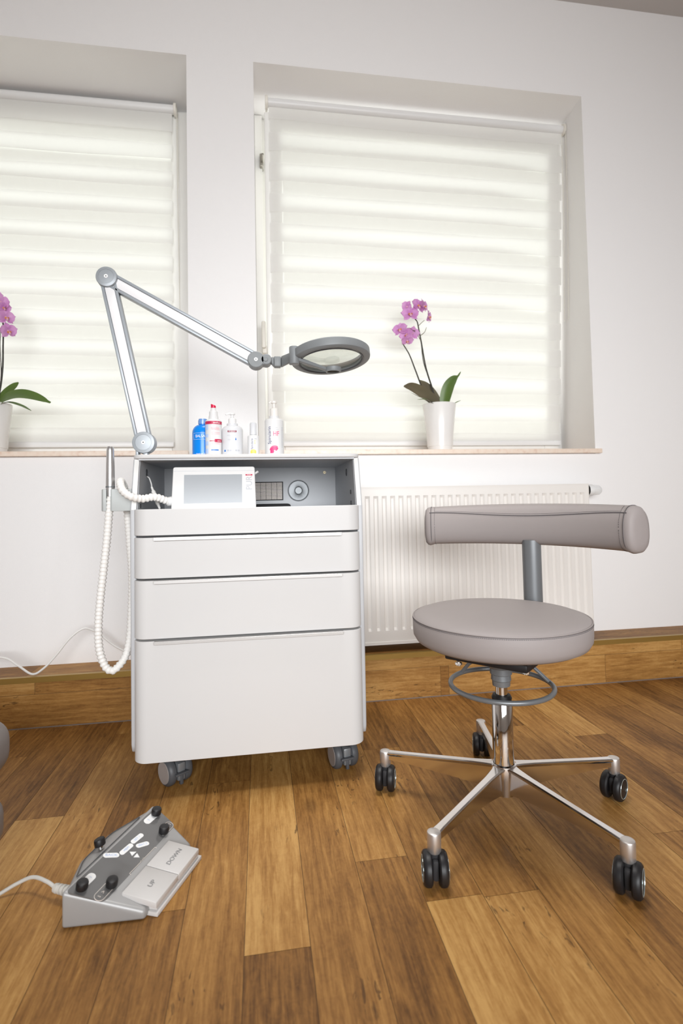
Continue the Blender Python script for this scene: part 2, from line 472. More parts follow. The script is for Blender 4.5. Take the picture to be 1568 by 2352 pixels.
def rrect(x0, x1, y0, y1, r, n=5):
    out = []
    for cx, cy, a0 in ((x1 - r, y0 + r, -PI / 2), (x1 - r, y1 - r, 0), (x0 + r, y1 - r, PI / 2), (x0 + r, y0 + r, PI)):
        for k in range(n + 1):
            a = a0 + PI / 2 * k / n
            out.append((cx + r * math.cos(a), cy + r * math.sin(a)))
    return out

def thing(name, label, cat, loc=(0, 0, 0), group=None):
    o = bpy.data.objects.new(name, None); COL.objects.link(o)
    o.empty_display_size = 0.05; o.location = loc
    o['label'] = label; o['category'] = cat
    if group: o['group'] = group
    return o

def tag(o, label, cat, group=None):
    o['label'] = label; o['category'] = cat
    if group: o['group'] = group
    return o

def structure(o):
    o['kind'] = 'structure'; return o

def struct_root(name, loc):
    o = bpy.data.objects.new(name, None); COL.objects.link(o); o.location = loc; o['kind'] = 'structure'; return o

_tcache = {}
def text_mesh(txt, size):
    """letters as flat faces, centred, in the xy plane"""
    if (txt, size) in _tcache: return _tcache[(txt, size)]
    cu = bpy.data.curves.new('letters', 'FONT'); cu.body = txt; cu.size = size
    cu.align_x = 'CENTER'; cu.align_y = 'CENTER'; cu.resolution_u = 3
    o = bpy.data.objects.new('letters', cu); COL.objects.link(o)
    dg = bpy.context.evaluated_depsgraph_get(); dg.update()
    ev = o.evaluated_get(dg); me = ev.to_mesh()
    vs = [v.co.copy() for v in me.vertices]; fs = [tuple(p.vertices) for p in me.polygons]
    ev.to_mesh_clear(); bpy.data.objects.remove(o); bpy.data.curves.remove(cu)
    _tcache[(txt, size)] = (vs, fs)
    return vs, fs

def put_text(mb, txt, size, X, mat=0, lift=0.0, sx=1.0):
    vs, fs = text_mesh(txt, size)
    mb.add([(v.x * sx, v.y, lift) for v in vs], fs, mat, X)

def wrap_text(mb, txt, size, c, r, z, ang, mat=0, rot=0.0, sx=1.0):
    """letters bent round an upright bottle of centre c, radius r, facing angle ang"""
    vs, fs = text_mesh(txt, size)
    out = []
    for v in vs:
        x, y = v.x * sx, v.y
        x, y = x * math.cos(rot) - y * math.sin(rot), x * math.sin(rot) + y * math.cos(rot)
        a = ang + x / r
        out.append((c[0] + r * math.cos(a), c[1] + r * math.sin(a), z + y))
    mb.add(out, fs, mat)

def wrap_patch(mb, c, r, a0, a1, z0, z1, mat=0, n=10):
    vs = []; fs = []
    for k in range(n + 1):
        a = a0 + (a1 - a0) * k / n
        for z in (z0, z1): vs.append((c[0] + r * math.cos(a), c[1] + r * math.sin(a), z))
    for k in range(n): fs.append((2 * k, 2 * k + 2, 2 * k + 3, 2 * k + 1))
    mb.add(vs, fs, mat)

# ------------------------------------------------------------------ room shell
WY, PY, PL = 2.11, 1.965, 0.168       # window wall, plinth front, plinth height
CZ = 2.977
XL, XR, YB = -2.4, 3.3, -2.6
W1 = (-1.95, -0.269); W2 = (-0.005, 1.448); WT = 2.541; SZ = 0.952
DEEP = 2.50

def planks_mesh(name, rects, base, normal_axis, mats=('wood', 'groove')):
    """rects: list of (corner, across vec, along vec, tone); base: list of quads under them"""
    random.seed(len(rects))
    v = []; f = []; uv = []; tone = []; mi = []
    for (c, ac, al, t) in rects:
        c, ac, al = Vector(c), Vector(ac), Vector(al)
        o = len(v); v += [c, c + ac, c + ac + al, c + al]; f.append((o, o + 1, o + 2, o + 3))
        ou, ov = random.uniform(0, 40), random.uniform(0, 40)
        a, l = ac.length, al.length
        uv += [(ou, ov), (ou + a, ov), (ou + a, ov + l), (ou, ov + l)]
        tone.append(t); mi.append(0)
    for q in base:
        o = len(v); v += [Vector(p) for p in q]; f.append((o, o + 1, o + 2, o + 3)); uv += [(0, 0)] * 4; tone.append(0.3); mi.append(1)
    me = bpy.data.meshes.new(name)
    me.from_pydata([tuple(p) for p in v], [], f)
    for q in mats: me.materials.append(M_[q])
    me.polygons.foreach_set('material_index', mi)
    ul = me.uv_layers.new(name='grain')
    ul.data.foreach_set('uv', [k for p in uv for k in p])
    at = me.attributes.new('tone', 'FLOAT', 'FACE'); at.data.foreach_set('value', tone)
    me.update()
    o = bpy.data.objects.new(name, me); COL.objects.link(o)
    return o

# floor: oak boards running towards the window wall
PW = 0.1105; G = 0.0005
joints = {-5: [(1.404, .78, .42)], -4: [(1.858, .62, .60)], -2: [(1.047, .42, .60)], -1: [(1.485, .52, .42)], 0: [(0.924, .26, .82)],
          2: [(1.115, .38, .62)], 3: [(1.595, .62, .38), (0.985, .72, .55)], 4: [(0.977, .74, .42)], 7: [(1.663, .62, .36)], 8: [(1.086, .45, .58)],
          9: [(1.556, .34, .80)], 10: [(1.306, .56, .44)], 11: [(1.747, .36, .50)], 5: [(0.62, .42, .55)], 6: [(1.30, .40, .52)], 1: [(0.70, .40, .50)],
          -3: [(1.95, .46, .56)], -6: [(1.95, .36, .46)], 12: [(1.95, .58, .66)], 13: [(1.95, .36, .44)]}
rects = []
rnd = random.Random(5)
for r in range(-22, 31):
    x0 = -0.036 + r * PW; x1 = x0 + PW
    js = sorted(joints.get(r, []))
    if not js: js = [(rnd.uniform(0.8, 1.9), rnd.uniform(.3, .7), rnd.uniform(.3, .7))]
    cuts = []           # (y0, y1, tone)
    y = js[0][0]; segs = []
    t = js[0][1]
    while y > YB:
        L = rnd.uniform(1.1, 1.5); segs.append((max(YB, y - L), y, t)); y -= L; t = rnd.uniform(.25, .75)
    for k, j in enumerate(js):
        top = js[k + 1][0] if k + 1 < len(js) else None
        if top is not None: segs.append((j[0], top, j[2]))
        else:
            y = j[0]; t = j[2]
            while y < WY - 0.1:
                L = rnd.uniform(0.75, 1.15); segs.append((y, min(WY - 0.1, y + L), t)); y += L; t = rnd.uniform(.3, .7)
    for (a, b, t) in segs:
        if b - a < 0.01: continue
        rects.append(((x0 + G, a + G * .7, 0), (PW - 2 * G, 0, 0), (0, b - a - 1.4 * G, 0), 0.5 + (t - 0.5) * 1.22))
fl = planks_mesh('floor', rects, [((XL, YB, -.0012), (XR, YB, -.0012), (XR, WY, -.0012), (XL, WY, -.0012))], 2)
structure(fl)

# window wall with two splayed recesses
mb = MB()
SPL = 0.045
def quad(a, b, c, d, mat=0): mb.add([a, b, c, d], [(0, 1, 2, 3)], mat)
xs = [XL, W1[0], W1[1], W2[0], W2[1], XR]
for i in range(5):
    a, b = xs[i], xs[i + 1]
    if i in (1, 3):
        quad((a, WY, 0), (b, WY, 0), (b, WY, SZ - .02), (a, WY, SZ - .02))
        quad((a, WY, WT), (b, WY, WT), (b, WY, CZ), (a, WY, CZ))
        l = a - (0.0 if i == 3 else SPL); r = b + SPL
        quad((a, WY, SZ - .02), (a, WY, WT), (l, DEEP, WT), (l, DEEP, SZ - .02))
        quad((b, WY, SZ - .02), (r, DEEP, SZ - .02), (r, DEEP, WT), (b, WY, WT))
        quad((a, WY, WT), (b, WY, WT), (r, DEEP, WT), (l, DEEP, WT))
        quad((a, WY, SZ - .02), (l, DEEP, SZ - .02), (r, DEEP, SZ - .02), (b, WY, SZ - .02))
    else:
        quad((a, WY, 0), (b, WY, 0), (b, WY, CZ), (a, WY, CZ))
for a, b in (W1, W2):          # unseen outer header and jambs, added to block light leaking round the sash
    mb.box(a - .3, b + .3, 2.502, 2.82, 2.47, CZ)
    mb.box(a - .3, a + .035, 2.502, 2.82, SZ - .3, 2.47); mb.box(b + .012, b + .3, 2.502, 2.82, SZ - .3, 2.47)
wb = mb.build('wall_back', 'wall', smooth=False); structure(wb)
for nm, q in (('wall_left', [(XL, YB, 0), (XL, WY, 0), (XL, WY, CZ), (XL, YB, CZ)]),
              ('wall_right', [(XR, WY, 0), (XR, YB, 0), (XR, YB, CZ), (XR, WY, CZ)]),
              ('wall_front', [(XR, YB, 0), (XL, YB, 0), (XL, YB, CZ), (XR, YB, CZ)])):
    mb = MB(); mb.add(q, [(0, 1, 2, 3)]); structure(mb.build(nm, 'wall', smooth=False))
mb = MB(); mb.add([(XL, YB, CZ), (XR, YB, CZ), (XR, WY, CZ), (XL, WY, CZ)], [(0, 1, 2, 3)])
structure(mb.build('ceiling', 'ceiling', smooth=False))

# boxed plinth along the wall, clad in the floor boards
rects = []
zc = 0.112
tones = random.Random(9)
def strip(x0, x1, z0, z1, t):
    t += .26
    rects.append(((x0 + G, PY, z1 - G), (0, 0, -(z1 - z0 - 2 * G)), (x1 - x0 - 2 * G, 0, 0), t))
up = [(XL, -1.6, .5), (-1.6, -0.764, .66), (-0.764, 0.31, .36), (0.31, 1.7, .55), (1.7, XR, .5)]
lo = [(XL, -1.3, .45), (-1.3, 0.1, .36), (0.1, 0.669, .55), (0.669, 0.702, .22), (0.702, 1.355, .50), (1.355, 2.4, .42), (2.4, XR, .5)]
for a, b, t in up: strip(a, b, zc, PL, t)
for a, b, t in lo: strip(a, b, 0.001, zc, t)
for a, b, t in ((XL, -1.2, .5), (-1.2, -.80, .40), (-.80, -.1, .66), (-.1, .9, .45), (.9, XR, .52)):
    rects.append(((a + G, PY, PL), (0, WY - PY, 0), (b - a - 2 * G, 0, 0), t))
bb = planks_mesh('baseboard_back', rects, [((XL, PY + .0012, 0), (XR, PY + .0012, 0), (XR, PY + .0012, PL - .001), (XL, PY + .0012, PL - .001)),
                                           ((XL, PY, PL - .001), (XR, PY, PL - .001), (XR, WY, PL - .001), (XL, WY, PL - .001))], 1)
structure(bb)
mb = MB()
mb.box(XL, XR, PY - .004, PY + .012, PL + .0003, PL + .0028, 0)
mb.box(XL, XR, PY - .004, PY - .0005, PL - .016, PL + .0003, 0)
mb.build('edge_trim', 'gold', bb, smooth=False)
mb = MB(); mb.box(XL, XR, PY - .0045, PY - .0003, 0.0003, 0.0026)
mb.build('floor_seal', 'sealgrey', bb, smooth=False)

# stone window sills
mb = MB(); mb.box(W1[0] - .03, W1[1] + .0, WY - .022, 2.40, SZ - .019, SZ, 0, .002, 1)
structure(mb.build('trim_1', 'stone'))
mb = MB(); mb.box(W2[0] - .005, 1.468, WY - .022, 2.40, SZ - .019, SZ, 0, .002, 1)
structure(mb.build('trim_2', 'stone'))

# windows: frame, sash, pane, hinge or handle
def bars(mb, x0, x1, z0, z1, t, y0, y1, X=None, bev=.004):
    mb.box(x0, x0 + t, y0, y1, z0, z1, 0, bev, 2, X); mb.box(x1 - t, x1, y0, y1, z0, z1, 0, bev, 2, X)
    mb.box(x0 + t, x1 - t, y0, y1, z0, z0 + t, 0, bev, 2, X); mb.box(x0 + t, x1 - t, y0, y1, z1 - t, z1, 0, bev, 2, X)

w1 = struct_root('window_1', (-1.1, 2.42, SZ))
mb = MB(); bars(mb, W1[0] - .03, W1[1] + .03, SZ, WT, .05, 2.43, 2.49); mb.build('window_frame', 'upvc', w1)
mb = MB(); bars(mb, W1[0] - .01, W1[1] - .004, SZ + .002, WT - .028, .104, 2.398, 2.428); mb.build('sash', 'upvc', w1)
mb = MB(); mb.box(W1[0] + .09, W1[1] - .10, 2.414, 2.418, SZ + .10, WT - .125); mb.build('pane', 'pane', w1, smooth=False)
mb = MB(); mb.box(W1[1] - .0035, W1[1] - .0005, 2.400, 2.43, SZ + .004, WT - .05); mb.build('gasket', 'gasket', w1, smooth=False)
mb = MB(); mb.cyl((-.275, 2.392, 1.455), (-.275, 2.392, 1.485), .005); mb.cyl((-.275, 2.392, 1.44), (-.275, 2.392, 1.452), .006)
mb.cyl((-.275, 2.392, 2.33), (-.275, 2.392, 2.40), .005)
mb.build('hinge', 'steel', w1)

w2 = struct_root('window_2', (0.72, 2.42, SZ))
mb = MB(); bars(mb, W2[0] - .0, W2[1] + .045, SZ, WT, .05, 2.43, 2.49)
mb.box(-.0045, 0.03, 2.405, 2.43, SZ + .001, WT - .002, 0, .002, 1); mb.build('window_frame', 'upvc', w2)
TILT = math.atan2(0.105, 1.50)
# sash leans into the room at the top; pivot on the bottom edge
SX = Matrix.Translation((0, 2.405, 1.0)) @ Matrix.Rotation(TILT, 4, 'X') @ Matrix.Translation((0, -2.405, -1.0))
mb = MB(); bars(mb, 0.040, 1.452, .965, 2.478, .075, 2.397, 2.432, SX); mb.build('sash', 'upvc', w2)
mb = MB(); mb.box(.11, 1.385, 2.414, 2.418, 1.03, 2.41, 0, 0, 1, SX); mb.build('pane', 'pane', w2, smooth=False)
mb = MB(); mb.box(0.018, 0.034, 2.385, 2.43, 2.285, 2.345, 0, .003); mb.box(0.026, 0.036, 2.33, 2.40, 2.30, 2.31, 0, .002)
mb.build('hinge', 'steel', w2)
mb = MB()
mb.box(.018, .040, 2.335, 2.39, 1.405, 1.44, 0, .006, 2)
mb.box(.016, .034, 2.318, 2.336, 1.425, 1.545, 0, .006, 2)
mb.build('handle', 'creamp', w2)

# ------------------------------------------------------------------ striped double roller blinds
def blind(name, label, x0, x1, ytop, ybot, ztop, zbot, zfirst, period, opaque, rx0, rx1, back_x0, back_x1, chain_x, wedge, group, seed):
    root = thing(name, label, 'blind', ((x0 + x1) / 2, ytop, ztop), group)
    R = random.Random(seed)
    def yz(z): return ytop + (ybot - ytop) * (ztop - z) / (ztop - zbot)
    mb = MB(); mb.cyl((rx0, ytop - .002, ztop + .012), (rx1, ytop - .002, ztop + .012), .019, seg=32); mb.build('roller', 'whitep', root)
    for s, xx in ((-1, rx0), (1, rx1)):
        mb = MB(); mb.cyl((xx - .006, ytop - .002, ztop + .012), (xx + .006, ytop - .002, ztop + .012), .027, seg=32, bev=.002)
        mb.box(xx - .004, xx + .004, ytop, ytop + .035, ztop - .006, ztop + .02, 0, .002)
        mb.build('bracket', 'creamp', root)
    NX = 40
    def wav(x, k): return .0022 * math.sin(x * 4.1 + k * 1.7 + seed) + .0014 * math.sin(x * 9.3 + k * 2.9)
    edges = []; z = zfirst
    prev = ztop + .005
    k = 0; bands = []
    while z > zbot + .02:
        bands.append((prev if k == 0 else z + opaque, z, 0, k)); lo = max(z - (period - opaque), zbot)
        bands.append((z, lo, 1, k)); z -= period; k += 1
    if z + opaque > zbot: bands.append((z + opaque, zbot, 0, k))
    fr = MB()
    for (a, b, mt, k) in bands:
        vs = []; fs = []
        e0 = 0.0 if mt == 0 else 0.004
        for i in range(NX + 1):
            x = x0 + e0 + (x1 - x0 - 2 * e0) * i / NX
            for zz, kk in ((a, k * 2 - (1 if mt == 0 else 0)), (b, k * 2 + (0 if mt == 0 else 1))):
                q = zz + (wav(x, kk) if zz > zbot + .001 else 0)
                vs.append((x, yz(q) - .002 - (.0012 if mt == 0 else 0), q))
        for i in range(NX): fs.append((2 * i, 2 * i + 1, 2 * i + 3, 2 * i + 2))
        fr.add(vs, fs, mt)
    fr.build('front_cloth', ['cloth', 'sheer'], root, angle=80)
    bk = MB()
    for (a, b, mt, k) in bands:
        if mt == 0 : continue
        vs = []; fs = []
        for i in range(NX + 1):
            x = back_x0 + (back_x1 - back_x0) * i / NX
            sag = wedge * max(0.0, (x - (back_x1 - .26)) / .26) * (1 if a > 1.55 else .3)
            top = a + .024 - sag + wav(x, k + 30) - (.020 if k < 2 and not wedge else 0)
            bot = b - .008 + wav(x, k + 50)
            for zz in (top, bot): vs.append((x, yz(zz) + .016, zz))
        for i in range(NX): fs.append((2 * i, 2 * i + 1, 2 * i + 3, 2 * i + 2))
        bk.add(vs, fs, 0)
        # thin carrier net between the rear bands
    bk.build('rear_cloth', 'cloth_back', root, angle=80)
    mb = MB(); mb.box(x0, x1, yz(zbot) - .009, yz(zbot) + .009, zbot - .012, zbot + .012, 0, .004, 2); mb.build('bottom_rail', 'whitep', root)
    mb = MB()
    for s in (-1, 1):
        yy = ytop - .002 + s * .017
        mb.tube([(chain_x, yy, ztop + .01), (chain_x + .002, yy + .01, ztop - .4), (chain_x + .004, yy + .04, ztop - .9)], .0016, 6)
    mb.build('pull_chain', 'creamp', root)
    return root

blind('roller_blind', 'white striped double roller blind on the wider visible window above the radiator', .060, 1.452, 2.279, 2.386, 2.492, 1.008,
      2.432, .1322, .079, .050, 1.458, .118, 1.372, 1.462, .026, 'striped blinds at the windows', 1)
blind('roller_blind', 'white striped double roller blind cut off by the picture edge, behind the magnifier lamp elbow', -1.90, -0.366, 2.376, 2.376, 2.492, 1.006,
      2.402, .1268, .072, -1.91, -.352, -1.88, -.3745, -.345, 0.0, 'striped blinds at the windows', 5)

# ------------------------------------------------------------------ radiator
rad = thing('radiator', 'cream panel radiator with vertical ribs mounted under the window behind the stool', 'radiator', (.63, 2.03, .2))
RX0, RX1, RZ0, RZ1, RYF, RYB = -.063, 1.335, .205, .797, 2.0, 2.072
mb = MB()
# pressed front sheet with rounded channels
prof = []      # x, depth
nch = int((RX1 - RX0 - .03) / .0333)
xa = RX0 + .028
cols = [(RX0, .0), (RX0 + .010, 0)]
for k in range(nch):
    c = xa + .0333 * k
    cols += [(c, 0), (c + .005, .0065), (c + .0145, .0065), (c + .0195, 0)]
cols += [(RX1 - .010, 0), (RX1, .0)]
rows = [(RZ1, 0), (RZ1 - .034, 0), (RZ1 - .044, 1), (RZ0 + .052, 1), (RZ0 + .042, 0), (RZ0, 0)]
vs = []; fs = []
for (z, g) in rows:
    for (x, d) in cols: vs.append((x, RYF + .002 + d * g, z))
n = len(cols)
for i in range(len(rows) - 1):
    for j in range(n - 1):
        fs.append((i * n + j, (i + 1) * n + j, (i + 1) * n + j + 1, i * n + j + 1))
mb.add(vs, fs); mb.build('front_panel', 'radi', rad, angle=25)
mb = MB()
mb.box(RX0, RX1, RYF + .0095, RYB - .02, RZ0 + .004, RZ1 - .006, 0, .004)
mb.box(RX0 - .002, RX0 + .001, RYF, RYB, RZ0, RZ1 + .001, 0); mb.box(RX1 - .001, RX1 + .0015, RYF, RYB, RZ0, RZ1 + .001, 0)
mb.box(RX0, RX1, RYF, RYB, RZ1 - .001, RZ1 + .0015, 0)
mb.box(RX0, RX1, RYF, RYF + .012, RZ0 - .010, RZ0 + .001, 0)
mb.build('casing', 'radi', rad)
for xx in (.2, 1.1):
    mb = MB(); mb.box(xx, xx + .04, RYB - .021, WY - .0005, .35, .7); mb.build('wall_bracket', 'radi', rad, smooth=False)
mb = MB(); mb.cyl((RX1 + .002, 2.035, .772), (RX1 + .024, 2.035, .772), .015, seg=24); mb.cyl((RX1 + .004, 2.035, .772), (RX1 + .019, 2.035, .772), .0235, .0235, seg=32)
vh = mb.build('valve_body', 'black', rad)
mb = MB()
AX = frame((RX1 + .018, 2.035, .772), (1, 0, 0))
mb.lathe([(0, 0), (.0235, 0), (.0245, .002), (.0245, .018), (.0215, .020), (.0195, .040), (.016, .056), (.012, .060), (0, .060)], AX, 32)
for k in range(20):
    a = 2 * PI * k / 20
    p = AX @ Vector((.0205 * math.cos(a), .0205 * math.sin(a), .023)); q = AX @ Vector((.0185 * math.cos(a), .0185 * math.sin(a), .052))
    mb.cyl(p, q, .0017, seg=6)
mb.build('thermostat_knob', 'whitep', rad)

# ------------------------------------------------------------------ treatment cart
cart = thing('treatment_cart', 'white lacquered drawer cart with silver sides and an open top bay, standing on castors', 'cart', (-.0275, 1.66, 0))
CXm = -.0275; FX0, FX1 = -.3275, .2725; SXW = .3110
CYF, CYB = 1.430, 1.885; CZ0, CZT = .090, .883
BAYZ = .736
def front_outline(x0, x1, yf, rr, th, n=8):
    """plan of a front panel with rounded outer corners"""
    pts = [(x0, yf + rr + th)]
    out = []
    for k in range(n + 1):
        a = PI + PI / 2 * k / n
        out.append((x0 + rr + rr * math.cos(a), yf + rr + rr * math.sin(a)))
    for k in range(n + 1):
        a = 1.5 * PI + PI / 2 * k / n
        out.append((x1 - rr + rr * math.cos(a), yf + rr + rr * math.sin(a)))
    out += [(x1, yf + rr + th), (x0, yf + rr + th)]
    return out
FO = front_outline(FX0, FX1, CYF, .036, .004)
gaps = [(.668, BAYZ), (.5575, .6625), (.4035, .5520), (.0925, .3980)]
mb = MB(); mb.prism(FO, gaps[0][0], gaps[0][1], 0, .0012, 1); mb.build('fascia', 'lacq', cart)
for k in range(1, 4):
    mb = MB(); mb.prism(FO, gaps[k][0], gaps[k][1], 0, .0012, 1); d = mb.build('drawer', 'lacq', cart)
    zt = gaps[k][1]
    mb = MB()
    mb.box(-.272, .217, CYF - .010, CYF + .002, zt - .0015, zt + .0008, 0, .0006, 1)
    mb.box(-.272, .217, CYF - .010, CYF - .0075, zt - .0075, zt - .001, 0, .0006, 1)
    mb.build('handle', 'grip', d)
# side panels with a sloping front above the bay and rounded lower corner
def side(xa, xb, name):
    prof = [(1.468, .1255), (1.4755, .1065), (1.494, .0990), (CYB, .0990), (CYB, .872), (1.502, .872), (1.462, BAYZ - .002), (1.462, .60)]
    # poly in (y,z), pulled along x
    mb = MB()
    X = Matrix(((0, 0, 1, 0), (1, 0, 0, 0), (0, 1, 0, 0), (0, 0, 0, 1)))
    mb.prism([(p[0], p[1]) for p in prof], xa, xb, 0, .004, 3, X)
    return mb.build(name, 'silver', cart, angle=50)
sl = side(CXm - SXW, CXm - SXW + .016, 'side_panel')
sr = side(CXm + SXW - .016, CXm + SXW, 'side_panel')
# pale front edge strips of the open bay
for xa, xb, par in ((CXm - SXW + .004, CXm - SXW + .0158, sl), (CXm + SXW - .0158, CXm + SXW - .004, sr)):
    mb = MB()
    mb.hull([(x, y, z) for x in (xa, xb) for (y, z) in ((1.4605, BAYZ - .001), (1.5005, .8715), (1.4640, BAYZ - .001), (1.5040, .8715))], 0)
    mb.build('edge_strip', 'silver_edge', par, smooth=False)
TO = []
for cx, cy, a0 in ((CXm - SXW + .03, 1.482 + .03, PI), (CXm + SXW - .03, 1.482 + .03, 1.5 * PI)):
    for k in range(7):
        a = a0 + PI / 2 * k / 6; TO.append((cx + .03 * math.cos(a), cy + .03 * math.sin(a)))
TO += [(CXm + SXW, CYB + .003), (CXm - SXW, CYB + .003)]
mb = MB(); mb.prism(TO, .8725, CZT, 0, .002, 2); mb.build('top_panel', 'lacq', cart)
IX0, IX1 = CXm - SXW + .0162, CXm + SXW - .0162
mb = MB(); mb.box(IX0, IX1, 1.49, CYB, .868, .8722); mb.build('bay_ceiling', 'silver_in', cart, smooth=False)
mb = MB(); mb.box(IX0, IX1, CYB - .012, CYB, .697, .868); mb.build('bay_back', 'silver_in', cart, smooth=False)
mb = MB(); mb.box(IX0, IX1, 1.472, CYB - .012, .697, .706); mb.build('bay_shelf', 'silver_in', cart, smooth=False)
for xa, xb in ((IX0, IX0 + .0012), (IX1 - .0012, IX1)):
    mb = MB(); mb.hull([(x, y, z) for x in (xa, xb) for (y, z) in ((1.4655, .7065), (1.5060, .8678), (CYB - .0125, .7065), (CYB - .0125, .8678))], 0)
    mb.build('bay_lining', 'silver_in', cart, smooth=False)
mb = MB(); mb.box(IX0, IX1, 1.472, CYB, .0965, .696); mb.build('carcass', 'dgrey', cart, smooth=False)
# round cable gland, ventilation grille and screw on the bay's back
yb = CYB - .0122
mb = MB()
X = frame((.134, yb, .787), (0, -1, 0))
mb.lathe([(.0375, 0), (.0375, .003), (.034, .004), (.0335, .0022), (.020, .0022), (.014, .0034), (.0135, .0048), (.012, .0022), (.0115, .0052), (0, .0052)], X, 48)
for k in range(6):
    a = PI / 2 + k * PI / 3
    mb.box(.016, .032, -.0004, .0004, .002, .0028, 0, 0, 1, X @ Matrix.Rotation(a, 4, 'Z'))
mb.build('cable_gland', 'gpaint', cart)
mb = MB()
gx0, gx1, gz0, gz1 = -.055, .0775, .757, .8165
mb.box(gx0 - .003, gx1 + .003, yb - .001, yb, gz0 - .003, gz1 + .003, 1)
ncol, nrow = 7, 12
for i in range(ncol):
    for j in range(nrow):
        cw = (gx1 - gx0) / ncol; ch = (gz1 - gz0) / nrow
        mb.box(gx0 + i * cw + .0006, gx0 + (i + 1) * cw - .0006, yb - .003, yb - .001, gz0 + j * ch + .0009, gz0 + (j + 1) * ch - .0009, 0)
mb.build('vent_grille', ['vent', 'blackm'], cart, smooth=False)
mb = MB(); mb.cyl((.228, yb + .001, .850), (.228, yb - .003, .850), .0058, .005); mb.box(.2245, .2315, yb - .0034, yb - .0029, .8494, .8506, 1)
mb.build('screw', ['brass', 'dgrey'], cart)
for (yy, zz, rr) in ((1.62, .836, .0115), (1.548, .774, .0068), (1.545, .742, .0068)):
    mb = MB(); xx = IX1 - .0014
    X = frame((xx, yy, zz), (-1, 0, 0)); mb.lathe([(rr, 0), (rr, .0012), (rr * .82, .0014), (rr * .78, .0003), (0, .0003)], X, 28)
    mb.build('bore_hole', 'dgrey', cart)
for (yy, zz, rr) in ((1.585, .838, .012), (1.505, .745, .0062)):
    mb = MB(); xx = IX0 + .0014
    X = frame((xx, yy, zz), (1, 0, 0)); mb.lathe([(rr, 0), (rr, .0012), (rr * .82, .0014), (rr * .78, .0003), (0, .0003)], X, 28)
    mb.build('bore_hole', 'dgrey', cart)

def cart_castor(x, y, ang, brake=True):
    """twin wheel furniture castor, ang = direction of the visible disc"""
    n = Vector((math.cos(ang), math.sin(ang), 0)); f = Vector((n.y, -n.x, 0))
    if f.y > 0: f = -f
    R = .0365; c = Vector((x, y, R))
    root = bpy.data.objects.new('castor', None); COL.objects.link(root); root.parent = cart
    root.location = Vector((x, y, 0)) - cart.location; root.empty_display_size = .03
    for s in (1, -1):
        p = c + n * (s * .0235)
        X = frame(p - n * (s * .0115), n * s)
        mb = MB(); mb.lathe([(0, 0), (R - .006, 0), (R - .001, .004), (R, .010), (R - .001, .017), (R - .005, .0215), (R - .0075, .023), (R - .008, .0222), (0, .0222)], X, 40)
        mb.build('wheel', 'black' if 0 else 'dgrey', root)
        mb = MB(); mb.lathe([(R - .0085, .0216), (R - .009, .0236), (0, .0240)], X, 40)
        mb.build('hub_cap', 'hub', root)
    mb = MB()
    mb.cyl(c + Vector((0, 0, .0)), c + Vector((0, 0, .0595)), .0125, .0115, seg=20)
    mb.box(-.011, .011, -.034, .004, -.026, .020, 0, .004, 2, basis(c, n, -f))
    mb.build('fork', 'gpaint', root)
    if brake:
        mb = MB()
        mb.box(-.016, .022, .030, .044, -.002, .004, 0, .0015, 2, basis(c, n, f))
        mb.box(-.004, .005, .026, .036, -.030, .000, 0, .002, 2, basis(c, n, f))
        mb.build('brake_lever', 'dgrey', root)
def fix_empty_parent():
    pass
cart_castor(-.235, 1.513, math.radians(180 + 38))
cart_castor(.222, 1.512, math.radians(180 + 14))
cart_castor(-.250, 1.82, math.radians(180 + 20), False)
cart_castor(.200, 1.82, math.radians(180 + 5), False)
# handpiece holder on the left flank
mb = MB()
hx, hy = -.396, 1.50
poly = [(CXm - SXW - .0003, hy + .026), (-.384, hy + .026), (-.4165, hy + .018), (-.4165, hy - .010), (-.4105, hy - .0175)]
for k in range(19):
    a = math.radians(-125 - 310 * k / 18)
    poly.append((hx + .0127 * math.cos(a), hy - .004 + .0127 * math.sin(a)))
poly += [(-.3880, hy - .0195), (CXm - SXW - .0003, hy - .020)]
mb.prism(poly, .7325, .7915, 0, .002, 2)
mb.build('handpiece_holder', 'holder', cart, angle=30)

# control unit leaning in the bay
dev = thing('control_unit', 'white control box with grey screen leaning in the open bay of the cart', 'control unit', (-.125, 1.50, .7165))
DX = Matrix.Translation((-.1245, 1.482, .7165)) @ Matrix.Rotation(math.radians(-9), 4, 'X')
mb = MB()
pl = []
# front outline in local x,z with a slight flare to the foot
def dev_outline():
    out = []
    for (cx, cz, r, a0) in ((-.1135 + .016, .004 + .016, .016, PI), (.1135 - .016, .004 + .016, .016, 1.5 * PI), (.1105 - .006, .135 - .006, .006, 0), (-.1105 + .006, .135 - .006, .006, PI / 2)):
        for k in range(6):
            a = a0 + PI / 2 * k / 5; out.append((cx + r * math.cos(a), cz + r * math.sin(a)))
    return out
XZ = Matrix(((1, 0, 0, 0), (0, 0, 1, 0), (0, 1, 0, 0), (0, 0, 0, 1)))    # (x,y,z)->(x,z,y)
mb.prism(dev_outline(), .0, .045, 0, .003, 3, DX @ XZ)
mb.build('housing', 'whitep', dev, angle=40)
mb = MB(); mb.box(-.0805, .0755, -.0006, .002, .033, .1125, 0, 0, 1, DX); mb.build('screen', 'screen', dev, smooth=False)
mb = MB(); mb.box(-.109, .109, -.0004, .002, .1225, .1232, 0, 0, 1, DX); mb.build('seam', 'lgrey_ink', dev, smooth=False)
def devtext(txt, size, x, z, rot=0.0): return DX @ Matrix.Translation((x, -.0008, z)) @ Matrix.Rotation(PI / 2, 4, 'X') @ Matrix.Rotation(rot, 4, 'Z')
mb = MB(); put_text(mb, 'PUR', .024, devtext('', 0, .0955, .0875, PI / 2), 0, sx=.9); mb.build('lettering', 'lgrey_ink', dev, smooth=False)
